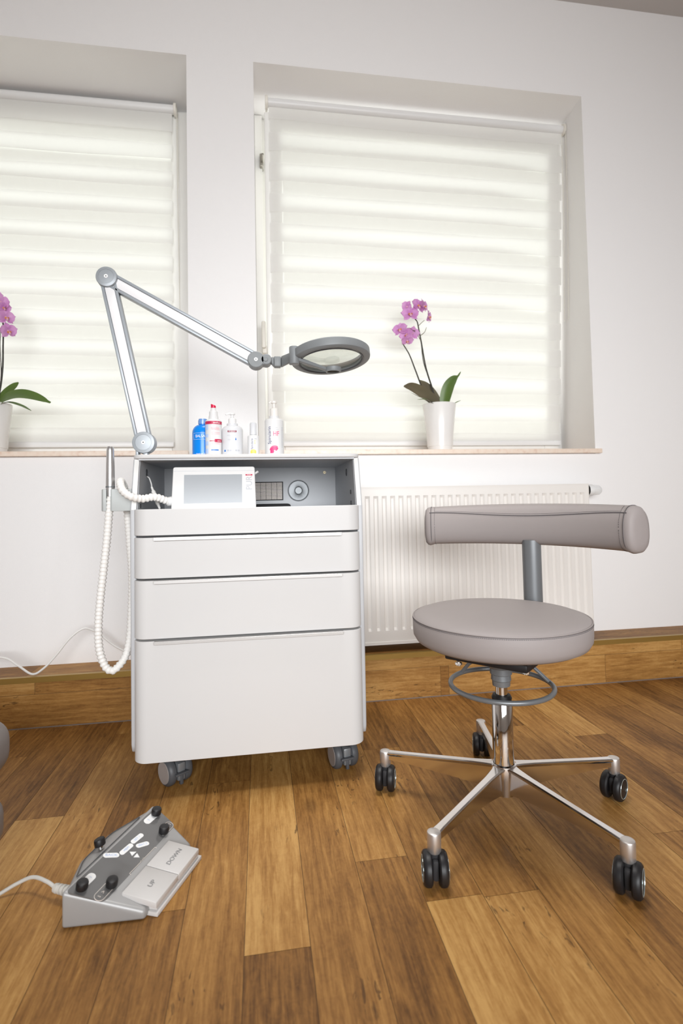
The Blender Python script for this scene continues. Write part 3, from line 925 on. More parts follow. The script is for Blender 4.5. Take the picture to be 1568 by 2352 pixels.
mb = MB(); mb.box(.085, .104, -.0008, .001, .1085, .1128, 0, 0, 1, DX); put_text(mb, 'BAEHR', .0034, devtext('', 0, .0945, .1106) @ Matrix.Translation((0, 0, .0004)), 1)
mb.build('emblem', ['red_ink', 'white_ink'], dev, smooth=False)
mb = MB(); mb.cyl(DX @ Vector((.1105, .02, .118)), DX @ Vector((.119, .012, .122)), .0035, .003, seg=12); mb.build('stylus_peg', 'whitep', dev)
mb = MB(); mb.cyl(DX @ Vector((-.110, .016, .044)), DX @ Vector((-.126, .008, .040)), .0135, .0125, seg=24, bev=.002); mb.build('hose_socket', 'whitep', dev)

# handpiece with its ribbed hose
hp = thing('drill_handpiece', 'silver handpiece parked in the holder beside the cart, trailing a white ribbed hose', 'handpiece', (hx, 1.50, .7))
mb = MB(); mb.lathe([(0, .772), (.0105, .772), (.0113, .790), (.0113, .797), (.0116, .800), (.0108, .850), (.0095, .895), (.0085, .9035), (.0070, .906), (0, .9065)], Matrix.Translation((hx, hy - .004, 0)), 32)
mb.build('body', 'alub', hp)
mb = MB(); mb.lathe([(.0116, .7955), (.0119, .7965), (.0119, .7985), (.0116, .7995)], Matrix.Translation((hx, hy - .004, 0)), 32); mb.build('ring', 'gpaint', hp)
hs = DX @ Vector((-.122, .010, .041))
path = [hs, (-.277, 1.472, .768), (-.305, 1.455, .764), (-.330, 1.438, .770), (-.352, 1.445, .786), (-.366, 1.475, .808), (-.371, 1.515, .810), (-.369, 1.545, .785), (-.366, 1.552, .735),
        (-.360, 1.552, .65), (-.352, 1.545, .55), (-.3525, 1.535, .45), (-.354, 1.525, .39), (-.362, 1.515, .345), (-.380, 1.505, .318), (-.395, 1.500, .311), (-.411, 1.498, .326), (-.4235, 1.495, .37), (-.4255, 1.493, .43), (-.4205, 1.492, .50),
        (-.412, 1.492, .58), (-.404, 1.494, .66), (-.399, 1.4955, .73), (hx, hy - .004, .774)]
pp = resample(spline(path, 14), .0026)
rr = [.0106 if (k // 2) % 2 == 0 else .0086 for k in range(len(pp))]
mb = MB(); mb.tube(pp, rr, 12); mb.build('hose', 'hose', hp, angle=60)

# mains cable in the bay
cb = thing('connector_cable', 'thin white cable with inline plug dangling inside the left of the bay', 'cable', (-.30, 1.57, .72))
p = spline([(-.3212, 1.585, .829), (-.312, 1.575, .824), (-.303, 1.560, .806), (-.299, 1.55, .792), (-.287, 1.54, .767), (-.279, 1.535, .744), (-.268, 1.533, .718), (-.25, 1.538, .7085), (-.215, 1.548, .7083)], 8)
mb = MB(); mb.tube(p, .0019, 8); mb.build('lead', 'cablew', cb)
mb = MB(); a, b = Vector((-.3005, 1.5525, .797)), Vector((-.276, 1.533, .737))
mb.lathe([(0, 0), (.003, 0), (.0034, .010), (.0058, .014), (.0062, .030), (.0050, .034), (.0055, .036), (.0062, .052), (.0042, .056), (.003, .068), (0, .068)], frame(a, b - a), 16)
mb.build('inline_plug', 'cablew', cb)

pouch = MB(); pouch.box(-.02, .098, 1.70, 1.84, .7063, .7425, 0, .010, 3)
tag(pouch.build('pouch', 'blackm'), 'flat black pouch lying in the bay right of the control box', 'pouch')

# ------------------------------------------------------------------ magnifier lamp
lamp = thing('magnifier_lamp', 'grey and white jointed magnifying lamp clamped to the top left of the cart', 'lamp', (-.329, 1.60, CZT))
LY = 1.60
J0, J1, J2 = Vector((-.3285, LY, .9265)), Vector((-.429, LY, 1.406)), Vector((-.007, LY, 1.174))
def arm(a, b, r0, r1, w):
    d = (b - a); L = d.length; X = basis(a, d, Vector((0, 1, 0)).cross(d).normalized() * 1.0)
    # local: x along, y across (in the xz plane), z = towards +-y world
    mb = MB()
    for s in (-1, 1):
        mb.box(r0 * .4, L - r1 * .4, s * w - .0042, s * w + .0042, -.013, .013, 0, .002, 2, X)
    mb.box(r0 * .5, L - r1 * .5, -w, w, -.006, .006, 0, 0, 1, X)
    o = mb.build('arm', 'lampframe', lamp)
    mb = MB(); mb.box(r0 * .7, L - r1 * .7, -w + .0046, w - .0046, -.0118, .0118, 0, .003, 2, X)
    mb.build('cover', 'lampwhite', o)
arm(J0, J1, .031, .029, .0178)
arm(J1, J2, .029, .023, .0178)
def joint(c, r, name):
    mb = MB(); X = frame(c + Vector((0, -.0175, 0)), (0, -1, 0))
    mb.lathe([(0, -.035), (r * .93, -.035), (r, -.032), (r, .0), (r * .96, .003), (r * .72, .0042), (r * .70, .0034), (r * .2, .0045), (0, .0045)], X, 48, 0)
    mb.lathe([(.0055, .0046), (.0055, .0056), (.0018, .0058), (.0016, .0050), (0, .0050)], X, 20, 1)
    mb.sphere(X @ Vector((0, 0, .0052)), .0015, 2)
    return mb.build(name, ['lampjoint', 'white_ink', 'black'], lamp)
joint(J0, .0315, 'base_joint'); joint(J1, .0295, 'elbow_joint')
mb = MB(); mb.box(-.351, -.343, LY - .016, LY + .016, CZT + .0003, .930, 0, .002); mb.box(-.330, -.318, LY - .016, LY + .016, CZT + .0003, .900, 0, .002)
mb.box(-.352, -.305, LY - .02, LY + .02, CZT + .0002, CZT + .006, 0, .002); mb.build('mount', 'lampframe', lamp)
# head joint: two lobes
mb = MB()
X = frame(J2 + Vector((0, .022, 0)), (0, -1, 0))
c2 = Vector((.034, 0, -.0))
poly = []
K = J2 + Vector((.0305, 0, .001))
for c, r, nm in ((J2, .0245, 0), (K, .0160, 0)):
    XX = frame(c + Vector((0, .019, 0)), (0, -1, 0)); mb.lathe([(0, 0), (r, 0), (r, .038), (r - .002, .040), (0, .040)], XX, 40, 0)
mb.box(J2.x, K.x, LY - .020, LY + .018, J2.z - .0150, J2.z + .0155, 0, .003)
mb.cyl((K.x - .002, LY - .020, K.z), (K.x - .002, LY - .0235, K.z), .0072, seg=24, bev=.001)
XX = frame(J2 + Vector((0, -.021, 0)), (0, -1, 0)); mb.lathe([(.0055, .0), (.0055, .0009), (.0018, .0010), (.0016, .0004), (0, .0004)], XX, 20, 1)
mb.sphere(XX @ Vector((0, 0, .0005)), .0014, 2)
mb.build('head_joint', ['lampgrey', 'white_ink', 'black'], lamp)
# wrist to the ring
mb = MB()
mb.hull([(K.x + .012, LY - .006, K.z - .006), (K.x + .012, LY + .008, K.z - .006), (K.x + .012, LY - .006, K.z + .009), (K.x + .012, LY + .008, K.z + .009),
         (.046, LY - .012, 1.186), (.046, LY + .012, 1.186), (.046, LY - .012, 1.158), (.046, LY + .012, 1.158), (.034, LY - .01, 1.176), (.034, LY + .01, 1.176)], 0, .002)
mb.box(.0465, .0675, LY - .014, LY + .014, 1.156, 1.187, 0, .003)
mb.hull([(.0682, LY + a, z) for a in (-.013, .013) for z in (1.157, 1.188)] + [(.103, 1.535 + a, z) for a in (-.012, .012) for z in (1.160, 1.187)], 0, .003)
mb.build('wrist', 'lampgrey', lamp)
# lens ring: horizontal, dipping slightly towards the left and the viewer
HC = Vector((.214, 1.555, 1.1765))
RO = .1185
xa = Vector((math.cos(math.radians(3.5)), 0, math.sin(math.radians(3.5))))
ya = Vector((0, math.cos(math.radians(7)), -math.sin(math.radians(7))))
HX = basis(HC, xa, ya)
mb = MB(); mb.lathe([(.0945, -.009), (.0990, -.0115), (.112, -.0110), (RO - .001, -.008), (RO, -.004), (RO, .013), (RO - .004, .0165), (.0975, .0165), (.0955, .014), (.0945, -.009)], HX, 72)
mb.build('lens_ring', 'lampgrey', lamp)
mb = MB(); mb.lathe([(.0935, -.0085), (.0980, -.0125), (.0945, -.0130), (.0920, -.009), (.0935, -.0085)], HX, 64); mb.build('lens_gasket', 'dgrey', lamp)
mb = MB(); mb.lathe([(0, -.0125), (.035, -.0115), (.065, -.0090), (.0938, -.005), (.0938, -.001), (.065, .006), (.035, .0085), (0, .0095)], HX, 56); mb.build('lens', 'lens', lamp)
# bracket and pivoting loupe below the ring
mb = MB(); bp = Vector((.103, 1.523, 1.172))
mb.cyl(bp + Vector((0, 0, -.026)), bp + Vector((0, 0, .026)), .0145, seg=28, bev=.003); mb.box(-.012, .014, 0, .06, -.014, .014, 0, .004, 2, Matrix.Translation(bp)); mb.build('ring_bracket', 'lampgrey', lamp)
lc = HC + Vector((.010, .022, -.030))
mb = MB()
mb.hull([(bp.x + .010, bp.y + a, bp.z + z) for a in (-.008, .010) for z in (-.016, -.004)] + [(lc.x - .022, lc.y - .010, lc.z + z) for z in (-.004, .005)] + [(lc.x - .022, lc.y + .010, lc.z + z) for z in (-.004, .005)], 0, .002)
mb.lathe([(.0185, -.007), (.0225, -.0075), (.0245, -.003), (.0245, .006), (.0185, .006), (.0185, -.007)], Matrix.Translation(lc), 40)
mb.build('loupe_arm', 'lampgrey', lamp)
mb = MB(); mb.lathe([(0, -.003), (.0184, -.001), (.0184, .001), (0, .003)], Matrix.Translation(lc), 32); mb.build('loupe_lens', 'lens2', lamp)

# ------------------------------------------------------------------ bottles on the cart top
BG = 'bottles on the cart top'
FA = -PI / 2 - 0.06
def body_prof(r, h, neck, shoulder=.012, base=.003):
    pr = [(0, 0), (r - base, 0), (r, base), (r, h - shoulder)]
    for k in range(1, 6):
        a = PI / 2 * k / 5
        pr.append((neck + (r - neck) * math.cos(a), h - shoulder + shoulder * math.sin(a)))
    return pr
bz = CZT + .0003
# blue
c = (-.170, 1.655); b = thing('shampoo_bottle', 'blue squeeze bottle with pale cap behind the red capped spray bottle', 'bottle', (*c, bz), BG)
mb = MB(); X = Matrix.Translation((*c, bz)); mb.lathe(body_prof(.0315, .104, .012, .026) + [(.012, .106), (0, .106)], X, 40); mb.build('body', 'blue', b)
mb = MB(); mb.lathe([(0, .1062), (.0138, .1062), (.0138, .118), (.0125, .119), (.0125, .122), (.0115, .1225), (0, .1225)], X, 32); mb.build('cap', 'blue_cap', b)
mb = MB(); wrap_text(mb, 'BALSAM', .0125, c, .0319, bz + .067, FA + .02, 0, 0, .85); wrap_text(mb, 'Hand and Skin', .0055, c, .0319, bz + .014, FA, 0)
for (z0, z1) in ((.0575, .0580), (.0762, .0767)): wrap_patch(mb, c, .0319, FA - .85, FA + .85, bz + z0, bz + z1)
for a in (-.86, .84): wrap_patch(mb, c, .0319, FA + a, FA + a + .02, bz + .0575, bz + .0767)
mb.build('print', 'white_ink', b, smooth=False)
# red capped spray
c = (-.135, 1.618); b = thing('disinfectant_bottle', 'white spray bottle with red slanted cap and red printed label', 'bottle', (*c, bz), BG)
mb = MB(); X = Matrix.Translation((*c, bz)); R_ = .0242
mb.lathe(body_prof(R_, .116, .0145, .010) + [(.0140, .124), (.0128, .128), (.0125, .138), (.0085, .143), (.0075, .150), (0, .150)], X, 40); mb.build('body', 'bottle', b)
mb = MB(); mb.hull([(c[0] + .0075 * math.cos(a), c[1] + .0075 * math.sin(a), bz + z) for a in [2 * PI * k / 16 for k in range(16)] for z in (.1502,)] +
                   [(c[0] + .0075 * math.cos(a), c[1] + .0075 * math.sin(a), bz + .1595 - .0028 * math.cos(a)) for a in [2 * PI * k / 16 for k in range(16)]], 0, .0005, 1)
mb.build('cap', 'redp', b)
mb = MB(); ro = R_ + .0003
wrap_patch(mb, c, ro, FA - 1.55, FA + 1.55, bz + .099, bz + .108, 0, 24)
wrap_patch(mb, c, ro, FA + .25, FA + 1.35, bz + .0455, bz + .0545, 0, 12); wrap_patch(mb, c, ro, FA - .35, FA + .25, bz + .048, bz + .0500, 0)
for z in (.0815, .0845, .0735, .069, .0435, .0395): wrap_patch(mb, c, ro, FA - .1, FA + .95, bz + z, bz + z + .0013, 1)
wrap_text(mb, 'sterillin', .0085, c, ro, bz + .0885, FA + .35, 1); wrap_text(mb, 'antifect', .0075, c, ro + .0002, bz + .1034, FA + .55, 4); wrap_text(mb, 'spray', .006, c, ro + .0002, bz + .0495, FA + .85, 4)
wrap_patch(mb, c, ro, FA - .15, FA + .75, bz + .0205, bz + .0235, 2)
for (z0, z1) in ((.082, .099), (.060, .070), (.036, .048), (.012, .026)): wrap_patch(mb, c, ro, FA - 1.35, FA - .55, bz + z0, bz + z1, 3)
mb.build('print', ['red_ink', 'palepink', 'blue_ink', 'paleblue', 'white_ink'], b, smooth=False)
# gel pump
c = (-.080, 1.622); b = thing('lotion_bottle', 'squat translucent white pump bottle with a small dark red label bar', 'bottle', (*c, bz), BG)
mb = MB(); X = Matrix.Translation((*c, bz)); R_ = .0312
mb.lathe(body_prof(R_, .096, .017, .014) + [(.0165, .099), (.0165, .103), (0, .103)], X, 40); mb.build('body', 'bottle2', b)
def pump(b, c, z, r, h, nz, ang, mat='pump'):
    mb = MB(); X = Matrix.Translation((c[0], c[1], z))
    mb.lathe([(0, 0), (r, 0), (r, h * .45), (r * .9, h * .5), (r * .45, h * .55), (r * .38, h * .80), (r * .55, h * .82), (r * .75, h * .86), (r * .75, h * .97), (r * .6, h), (0, h)], X, 28)
    d = Vector((math.cos(ang), math.sin(ang), 0)); a = Vector((c[0], c[1], z + h * .93))
    mb.tube([a, a + d * nz * .6 + Vector((0, 0, .0005)), a + d * nz + Vector((0, 0, -.004))], [.0042, .0036, .0026], 12)
    mb.build('pump_head', mat, b)
pump(b, c, bz + .103, .0118, .033, .020, math.radians(200), 'whitep')
mb = MB(); ro = R_ + .0003
wrap_patch(mb, c, ro, FA - .35, FA + .50, bz + .0745, bz + .0795, 0); wrap_text(mb, 'PEDIBAEHR', .0042, c, ro + .0002, bz + .0770, FA + .075, 3)
wrap_text(mb, 'Hydrobalance', .0045, c, ro, bz + .065, FA - .03, 2); wrap_text(mb, 'Lotion', .0045, c, ro, bz + .060, FA + .05, 2)
for z in (.0535, .0505): wrap_patch(mb, c, ro, FA - .35, FA + .28, bz + z, bz + z + .0007, 2)
X = frame((c[0] + ro * math.cos(FA + .42), c[1] + ro * math.sin(FA + .42), bz + .053), (math.cos(FA + .42), math.sin(FA + .42), 0), (0, 0, 1))
mb.add([(.006, 0, .0003)] + [(.0022 * math.cos(a), .0018 * math.sin(a), .0003) for a in [PI * .25 + PI * 1.5 * k / 8 for k in range(9)]], [tuple(range(10))], 1, X)
wrap_patch(mb, c, ro, FA - .75, FA - .58, bz + .017, bz + .0225, 1)
for k, a in enumerate((-.42, -.15, .35, .62)): wrap_patch(mb, c, ro, FA + a, FA + a + .2, bz + .018, bz + .0225, 2)
mb.build('print', ['maroon', 'blue_ink', 'lgrey_ink', 'white_ink'], b, smooth=False)
# small spray
c = (-.018, 1.618); b = thing('spray_bottle', 'slim small white spray bottle with yellow sun printed at its base', 'bottle', (*c, bz), BG)
mb = MB(); X = Matrix.Translation((*c, bz)); R_ = .0172
mb.lathe(body_prof(R_, .068, .0095, .004) + [(.009, .069), (0, .069)], X, 36); mb.build('body', 'bottle', b)
mb = MB(); mb.lathe([(0, .0692), (.0102, .0692), (.0100, .103), (.0085, .106), (0, .1062)], X, 28); mb.build('cap', 'bottle2', b)
mb = MB(); ro = R_ + .0003
wrap_text(mb, 'Spirularin', .0085, c, ro, bz + .0405, FA - .15, 0, PI / 2)
wrap_text(mb, 'Spray', .0060, c, ro, bz + .046, FA + .28, 1, PI / 2); wrap_patch(mb, c, ro, FA + .25, FA + .65, bz + .055, bz + .057, 2)
for k in range(10):
    a0 = FA - .45 + k * .1
    hh = .008 * math.sqrt(max(0, 1 - ((k - 4.5) / 5.2) ** 2)); wrap_patch(mb, c, ro, a0, a0 + .1, bz + .012, bz + .016 + hh, 1, 2)
mb.build('print', ['navy', 'yellow', 'lgrey_ink'], b, smooth=False)
# tall pump with pink print
c = (.0455, 1.625); b = thing('cream_dispenser', 'tall white pump bottle with pink capitals and a pink spiral', 'bottle', (*c, bz), BG)
mb = MB(); X = Matrix.Translation((*c, bz)); R_ = .0288
mb.lathe(body_prof(R_, .119, .0165, .007) + [(.0155, .120), (.0155, .127), (0, .127)], X, 40); mb.build('body', 'bottle', b)
pump(b, c, bz + .127, .0125, .0475, .016, math.radians(188))
mb = MB(); ro = R_ + .0003
wrap_text(mb, 'Spirularin', .0140, c, ro, bz + .066, FA - .50, 0, PI / 2)
wrap_text(mb, 'HF', .0205, c, ro, bz + .0700, FA + .22, 1, 0, .80)
wrap_text(mb, 'skin', .005, c, ro, bz + .089, FA + .25, 2); wrap_text(mb, 'cream', .005, c, ro, bz + .083, FA + .3, 2)
for k in range(14): wrap_patch(mb, c, ro, FA + .88, FA + 1.02, bz + .03 + k * .0045, bz + .0325 + k * .0045, 2, 2)
for rr_, a0, a1, wd in ((.015, .9, 3.0, .0010), (.0125, .6, 3.4, .0011), (.010, .4, 3.6, .0014), (.0072, .3, 3.9, .0018), (.0045, 0, 4.2, .0022)):
    vs = []; fs = []; n = 16
    for k in range(n + 1):
        a = a0 + (a1 - a0) * k / n
        for q in (rr_ - wd, rr_ + wd):
            an = FA + .05 + q * math.cos(a) / ro; vs.append((c[0] + ro * math.cos(an), c[1] + ro * math.sin(an), bz + .019 + q * math.sin(a)))
    for k in range(n): fs.append((2 * k, 2 * k + 2, 2 * k + 3, 2 * k + 1))
    mb.add(vs, fs, 1)
wrap_patch(mb, c, ro, FA - .42, FA - .06, bz + .012, bz + .026, 1)
mb.build('print', ['navy', 'pink', 'lgrey_ink'], b, smooth=False)

# ------------------------------------------------------------------ orchids
def leaf(parent, pts, wid, up=(0, 0, 1), fold=.25, flip=False):
    P = spline(pts, 5); n = len(P); mb = MB(); vs = []; fs = []
    up = Vector(up)
    for i, p in enumerate(P):
        t = (P[min(i + 1, n - 1)] - P[max(i - 1, 0)]).normalized()
        s = t.cross(up); s = s.normalized(); nn = s.cross(t).normalized()
        u = i / (n - 1)
        ww = wid * (math.sin(PI * min(1, (u * .93 + .09))) ** .5 if u < .98 else .16)
        for k in (-1, -.5, 0, .5, 1):
            vs.append(p + s * (ww * k) + nn * (fold * ww * (abs(k) ** 1.3)))
    for i in range(n - 1):
        for k in range(4):
            q = (i * 5 + k, i * 5 + k + 1, i * 5 + k + 6, i * 5 + k + 5)
            fs.append(q if not flip else q[::-1])
    mb.add(vs, fs); o = mb.build('leaf', 'leaf', parent, angle=80)
    return o

def flower(parent, c, facing, size=.042, roll=0.0):
    c = Vector(c); f = Vector(facing).normalized()
    X = frame(c, f, Vector((0, 0, 1)).cross(f) if abs(f.z) < .95 else (1, 0, 0)) @ Matrix.Rotation(roll, 4, 'Z')
    mb = MB()
    def petal(ang, L, W, cup, back):
        vs = []; fs = []; nu, nv = 7, 5
        for i in range(nu):
            u = i / (nu - 1); hw = W * (math.sin(PI * min(1, u * .86 + .10))) ** .75 * (1 if u < 1 else .25)
            for j in range(nv):
                v = (j / (nv - 1) - .5) * 2
                x = L * u * (1 - .10 * v * v * u); y = hw * v
                z = cup * L * (u * u) * (1 if not back else -1) * .5 + .16 * hw * v * v + .001 * math.sin(u * 9 + v * 4 + ang * 3)
                vs.append((x, y, z))
        for i in range(nu - 1):
            for j in range(nv - 1): fs.append((i * nv + j, i * nv + j + 1, (i + 1) * nv + j + 1, (i + 1) * nv + j))
        mb.add(vs, fs, 0, X @ Matrix.Rotation(ang, 4, 'Z'))
    s = size
    petal(PI / 2, s * .95, s * .36, -.35, False); petal(PI * 7 / 6 + .15, s * .92, s * .32, -.25, False); petal(-PI / 6 - .15, s * .92, s * .32, -.25, False)
    petal(.18, s, s * .55, .25, False); petal(PI - .18, s, s * .55, .25, False)
    o = mb.build('flower', 'petal', parent, angle=80)
    mb = MB()
    mb.sphere((0, 0, 0), s * .13, 0, (1, 1, 1.2), 10)
    mb.tube([(0, -s * .05, s * .05), (0, -s * .22, s * .22), (0, -s * .42, s * .26)], [s * .10, s * .13, s * .05], 8, 0)
    mb.tube([(0, -s * .08, s * .10), (s * .16, -s * .12, s * .25)], [s * .05, s * .10], 8, 1); mb.tube([(0, -s * .08, s * .10), (-s * .16, -s * .12, s * .25)], [s * .05, s * .10], 8, 1)
    mb.v = [tuple(X @ Vector(v)) for v in mb.v]
    mb.build('lip', ['lip', 'lipc'], o, angle=80)
    return o

def pot(parent, c, z, rb, rt, h):
    mb = MB(); mb.lathe([(0, 0), (rb - .004, 0), (rb, .004), (rt, h - .003), (rt - .001, h), (rt - .004, h), (rt - .006, h - .012), (rb + .004, .02), (0, .02)], Matrix.Translation((*c, z)), 56)
    mb.build('pot', 'ceramic', parent)
    mb = MB(); mb.lathe([(rt - .0085, h - .030), (rt * .4, h - .022), (0, h - .02)], Matrix.Translation((*c, z)), 32); mb.build('soil', 'soil', parent)

OG = 'orchids on the window sills'
oc = (.770, 2.185); oz = SZ + .0003
orc = thing('potted_orchid', 'pink orchid in a white pot on the sill before the wider blind', 'orchid', (*oc, oz), OG)
pot(orc, oc, oz, .0500, .0715, .203)
T0 = oz + .19
yo = 2.175
leaf(orc, [(.775, 2.18, T0 - .01), (.735, 2.165, T0 + .030), (.685, 2.150, T0 + .058), (.635, 2.135, T0 + .078), (.598, 2.125, T0 + .078)], .024, (0.1, .75, .65), .16)
leaf(orc, [(.778, 2.18, T0 - .01), (.757, 2.19, T0 + .040), (.726, 2.20, T0 + .090), (.690, 2.205, T0 + .122)], .019, (.5, .75, .4), .16)
leaf(orc, [(.788, 2.18, T0 - .01), (.795, 2.17, T0 + .04), (.808, 2.16, T0 + .085), (.826, 2.15, T0 + .113), (.843, 2.14, T0 + .128)], .026, (-.35, -.80, .5), .30)
leaf(orc, [(.838, 2.15, T0 + .118), (.846, 2.145, T0 + .132), (.856, 2.142, T0 + .148)], .004, (-.3, -.8, .4), .1)
leaf(orc, [(.765, 2.17, T0 - .005), (.72, 2.145, T0 + .018), (.665, 2.125, T0 + .032), (.622, 2.11, T0 + .048)], .010, (0, -.4, .9), .3)
leaf(orc, [(.752, 2.16, T0 - .005), (.722, 2.135, T0 + .008), (.69, 2.118, T0 + .020), (.648, 2.105, T0 + .018)], .008, (0, -.4, .9), .3)
leaf(orc, [(.815, 2.18, T0 + .000), (.838, 2.165, T0 + .016), (.858, 2.155, T0 + .026)], .007, (0, -.4, .9), .3)
def stem(parent, pts, r0, r1, mat='stem', name='stem'):
    P = spline(pts, 6); n = len(P)
    mb = MB(); mb.tube(P, [r0 + (r1 - r0) * k / (n - 1) for k in range(n)], 8); return mb.build(name, mat, parent)
stem(orc, [(.765, 2.185, T0 - .01), (.740, 2.18, T0 + .08), (.712, 2.175, T0 + .17), (.694, 2.17, 1.414), (.683, 2.168, 1.475), (.676, 2.166, 1.508), (.664, 2.164, 1.525), (.668, 2.163, 1.55), (.660, 2.162, 1.558)], .0040, .0018)
stem(orc, [(.752, 2.185, T0 - .01), (.700, 2.178, T0 + .07), (.666, 2.174, T0 + .155), (.640, 2.172, 1.365), (.617, 2.17, 1.403), (.607, 2.168, 1.420)], .0036, .0020)
stem(orc, [(.767, 2.180, T0 - .01), (.736, 2.174, T0 + .09), (.700, 2.168, T0 + .19), (.690, 2.166, 1.43)], .0018, .0014, 'stem', 'support_stick')
for pts in ([(.692, 2.168, 1.424), (.670, 2.160, 1.455), (.642, 2.150, 1.472), (.625, 2.145, 1.473)], [(.690, 2.168, 1.450), (.705, 2.160, 1.462), (.713, 2.155, 1.482)], [(.680, 2.168, 1.490), (.690, 2.16, 1.500), (.705, 2.155, 1.513)],
            [(.684, 2.168, 1.47), (.662, 2.155, 1.466), (.645, 2.15, 1.467)], [(.664, 2.164, 1.525), (.650, 2.155, 1.528), (.640, 2.15, 1.533)]):
    stem(orc, pts, .0014, .0010, 'twig', 'stalk')
for c_, fd, s_, ro_ in (((.597, 2.155, 1.470), (-.55, -.8, .1), .036, .1), ((.640, 2.150, 1.535), (-.1, -1, .25), .042, .1), ((.632, 2.165, 1.572), (-.3, .75, .4), .030, .2), ((.679, 2.155, 1.575), (.35, -.85, .1), .040, -.1), ((.702, 2.150, 1.572), (.75, -.6, .05), .036, .2),
                        ((.722, 2.150, 1.527), (.85, -.5, -.05), .036, .1), ((.652, 2.160, 1.456), (.2, .85, .3), .034, .2), ((.622, 2.150, 1.447), (-.5, -.8, -.2), .034, .3), ((.625, 2.150, 1.421), (.1, -.7, -.6), .030, .1)):
    flower(orc, c_, fd, s_, ro_)

oc = (-1.010, 2.185)
orc = thing('potted_orchid', 'pink orchid in a white pot cut off by the picture edge', 'orchid', (*oc, oz), OG)
pot(orc, oc, oz, .0535, .0715, .190)
T0 = oz + .178
leaf(orc, [(-1.005, 2.18, T0 - .005), (-.972, 2.165, T0 + .012), (-.935, 2.145, T0 + .031), (-.885, 2.13, T0 + .040), (-.830, 2.12, T0 + .030), (-.772, 2.115, T0 + .006)], .027, (0, -.80, .60), .14)
leaf(orc, [(-.985, 2.17, T0 + .006), (-.935, 2.15, T0 + .012), (-.885, 2.135, T0 - .002), (-.845, 2.13, T0 - .022)], .011, (0, -.35, .9), .25)
leaf(orc, [(-1.0, 2.19, T0), (-.965, 2.19, T0 + .05), (-.935, 2.19, T0 + .08), (-.915, 2.19, T0 + .098)], .014, (-.5, .6, .5), .2, True)
leaf(orc, [(-1.03, 2.18, T0), (-1.07, 2.16, T0 + .04), (-1.13, 2.15, T0 + .05)], .026, (0, -.5, .8), .2)
stem(orc, [(-1.0, 2.185, T0 - .01), (-.975, 2.175, T0 + .06), (-.963, 2.17, T0 + .15), (-.961, 2.168, 1.36), (-.960, 2.166, 1.44), (-.966, 2.164, 1.470), (-.985, 2.162, 1.505)], .0042, .002)
stem(orc, [(-1.0, 2.18, T0 - .01), (-.967, 2.165, T0 + .10), (-.968, 2.160, 1.36), (-.965, 2.158, 1.42)], .0018, .0014, 'stem', 'support_stick')
for pts in ([(-.960, 2.166, 1.415), (-.950, 2.158, 1.413), (-.940, 2.155, 1.416)], [(-.964, 2.164, 1.462), (-.955, 2.158, 1.462), (-.948, 2.155, 1.468)]):
    stem(orc, pts, .0014, .0010, 'twig', 'stalk')
for c_, fd, s_, ro_ in (((-.962, 2.150, 1.525), (.35, .8, .15), .038, .2), ((-.952, 2.150, 1.505), (.7, -.6, .05), .030, .1), ((-.944, 2.150, 1.468), (.75, -.65, .0), .036, .15), ((-.936, 2.150, 1.416), (.72, -.6, -.15), .036, .3), ((-.995, 2.16, 1.55), (.2, -.9, .2), .038, 0)):
    flower(orc, c_, fd, s_, ro_)

# ------------------------------------------------------------------ stool
CH = Vector((.563, 1.213, 0))
ch = thing('swivel_stool', 'taupe round swivel stool with curved backrest on a chrome five star base', 'stool', CH)
SR = .2055
mb = MB()
mb.lathe([(0, .402), (SR - .050, .402), (SR - .022, .4045), (SR - .008, .412), (SR - .001, .424), (SR, .436), (SR, .462), (SR - .002, .4655), (SR - .006, .4685), (SR - .020, .4735), (SR - .05, .4785), (SR - .1, .4815), (0, .483)], Matrix.Translation(CH), 96)
seat = mb.build('seat', 'leather', ch)
mb = MB(); mb.torus(CH + Vector((0, 0, .4655)), (0, 0, 1), SR - .0012, .0016, 120, 8); mb.build('piping', 'leather', seat)
mb = MB()
n = 300
for k in range(n):
    a0 = 2 * PI * k / n; a1 = a0 + 2 * PI / n * .62
    mb.tube([CH + Vector((math.cos(a) * (SR + .0002), math.sin(a) * (SR + .0002), .4612)) for a in (a0, a1)], .00055, 5)
mb.torus(CH + Vector((0, 0, .4634)), (0, 0, 1), SR - .0002, .0005, 120, 6)
mb.build('stitching', 'thread', seat)
# backrest: curved roll on a post
phi = math.radians(43)                      # direction from the seat centre to the post
nrm = Vector((math.cos(phi), math.sin(phi), 0)); tan = Vector((math.sin(phi), -math.cos(phi), 0))   # tan points to the picture's right
PO = CH + nrm * .245
BC = CH + nrm * .258 - tan * .011
RB, HA = .66, .432
def back_ring(u, grow=0.0, n=36, cap=1.0):
    """closed section of the backrest at u in -1..1"""
    a = HA * u
    c = BC - nrm * (RB * (1 - math.cos(a))) + tan * (RB * math.sin(a))
    out = nrm * math.cos(a) + tan * math.sin(a)          # away from the sitter
    zt = .7235 + .0065 * (1 - u * u); zb = .612 + .004 * (1 - u * u) - .004 * (abs(u) > .96)
    hh = (zt - zb) / 2; zc_ = (zt + zb) / 2
    pts = []
    for k in range(n):
        t = 2 * PI * k / n
        e = 2.7
        cx = math.copysign(abs(math.cos(t)) ** (2 / e), math.cos(t)); cz = math.copysign(abs(math.sin(t)) ** (2 / e), math.sin(t))
        wdt = .040 * (1.0 - .16 * max(0, cz) ** 2 + .02 * (-cz))
        pts.append(c + out * ((wdt * cx) * cap + grow * cx) + Vector((0, 0, zc_ + (hh * cz) * cap + grow * cz)))
    return pts, c, out
mb = MB(); us = [-1 + 2 * k / 40 for k in range(41)]
rings = [back_ring(u)[0] for u in us]; n = 36
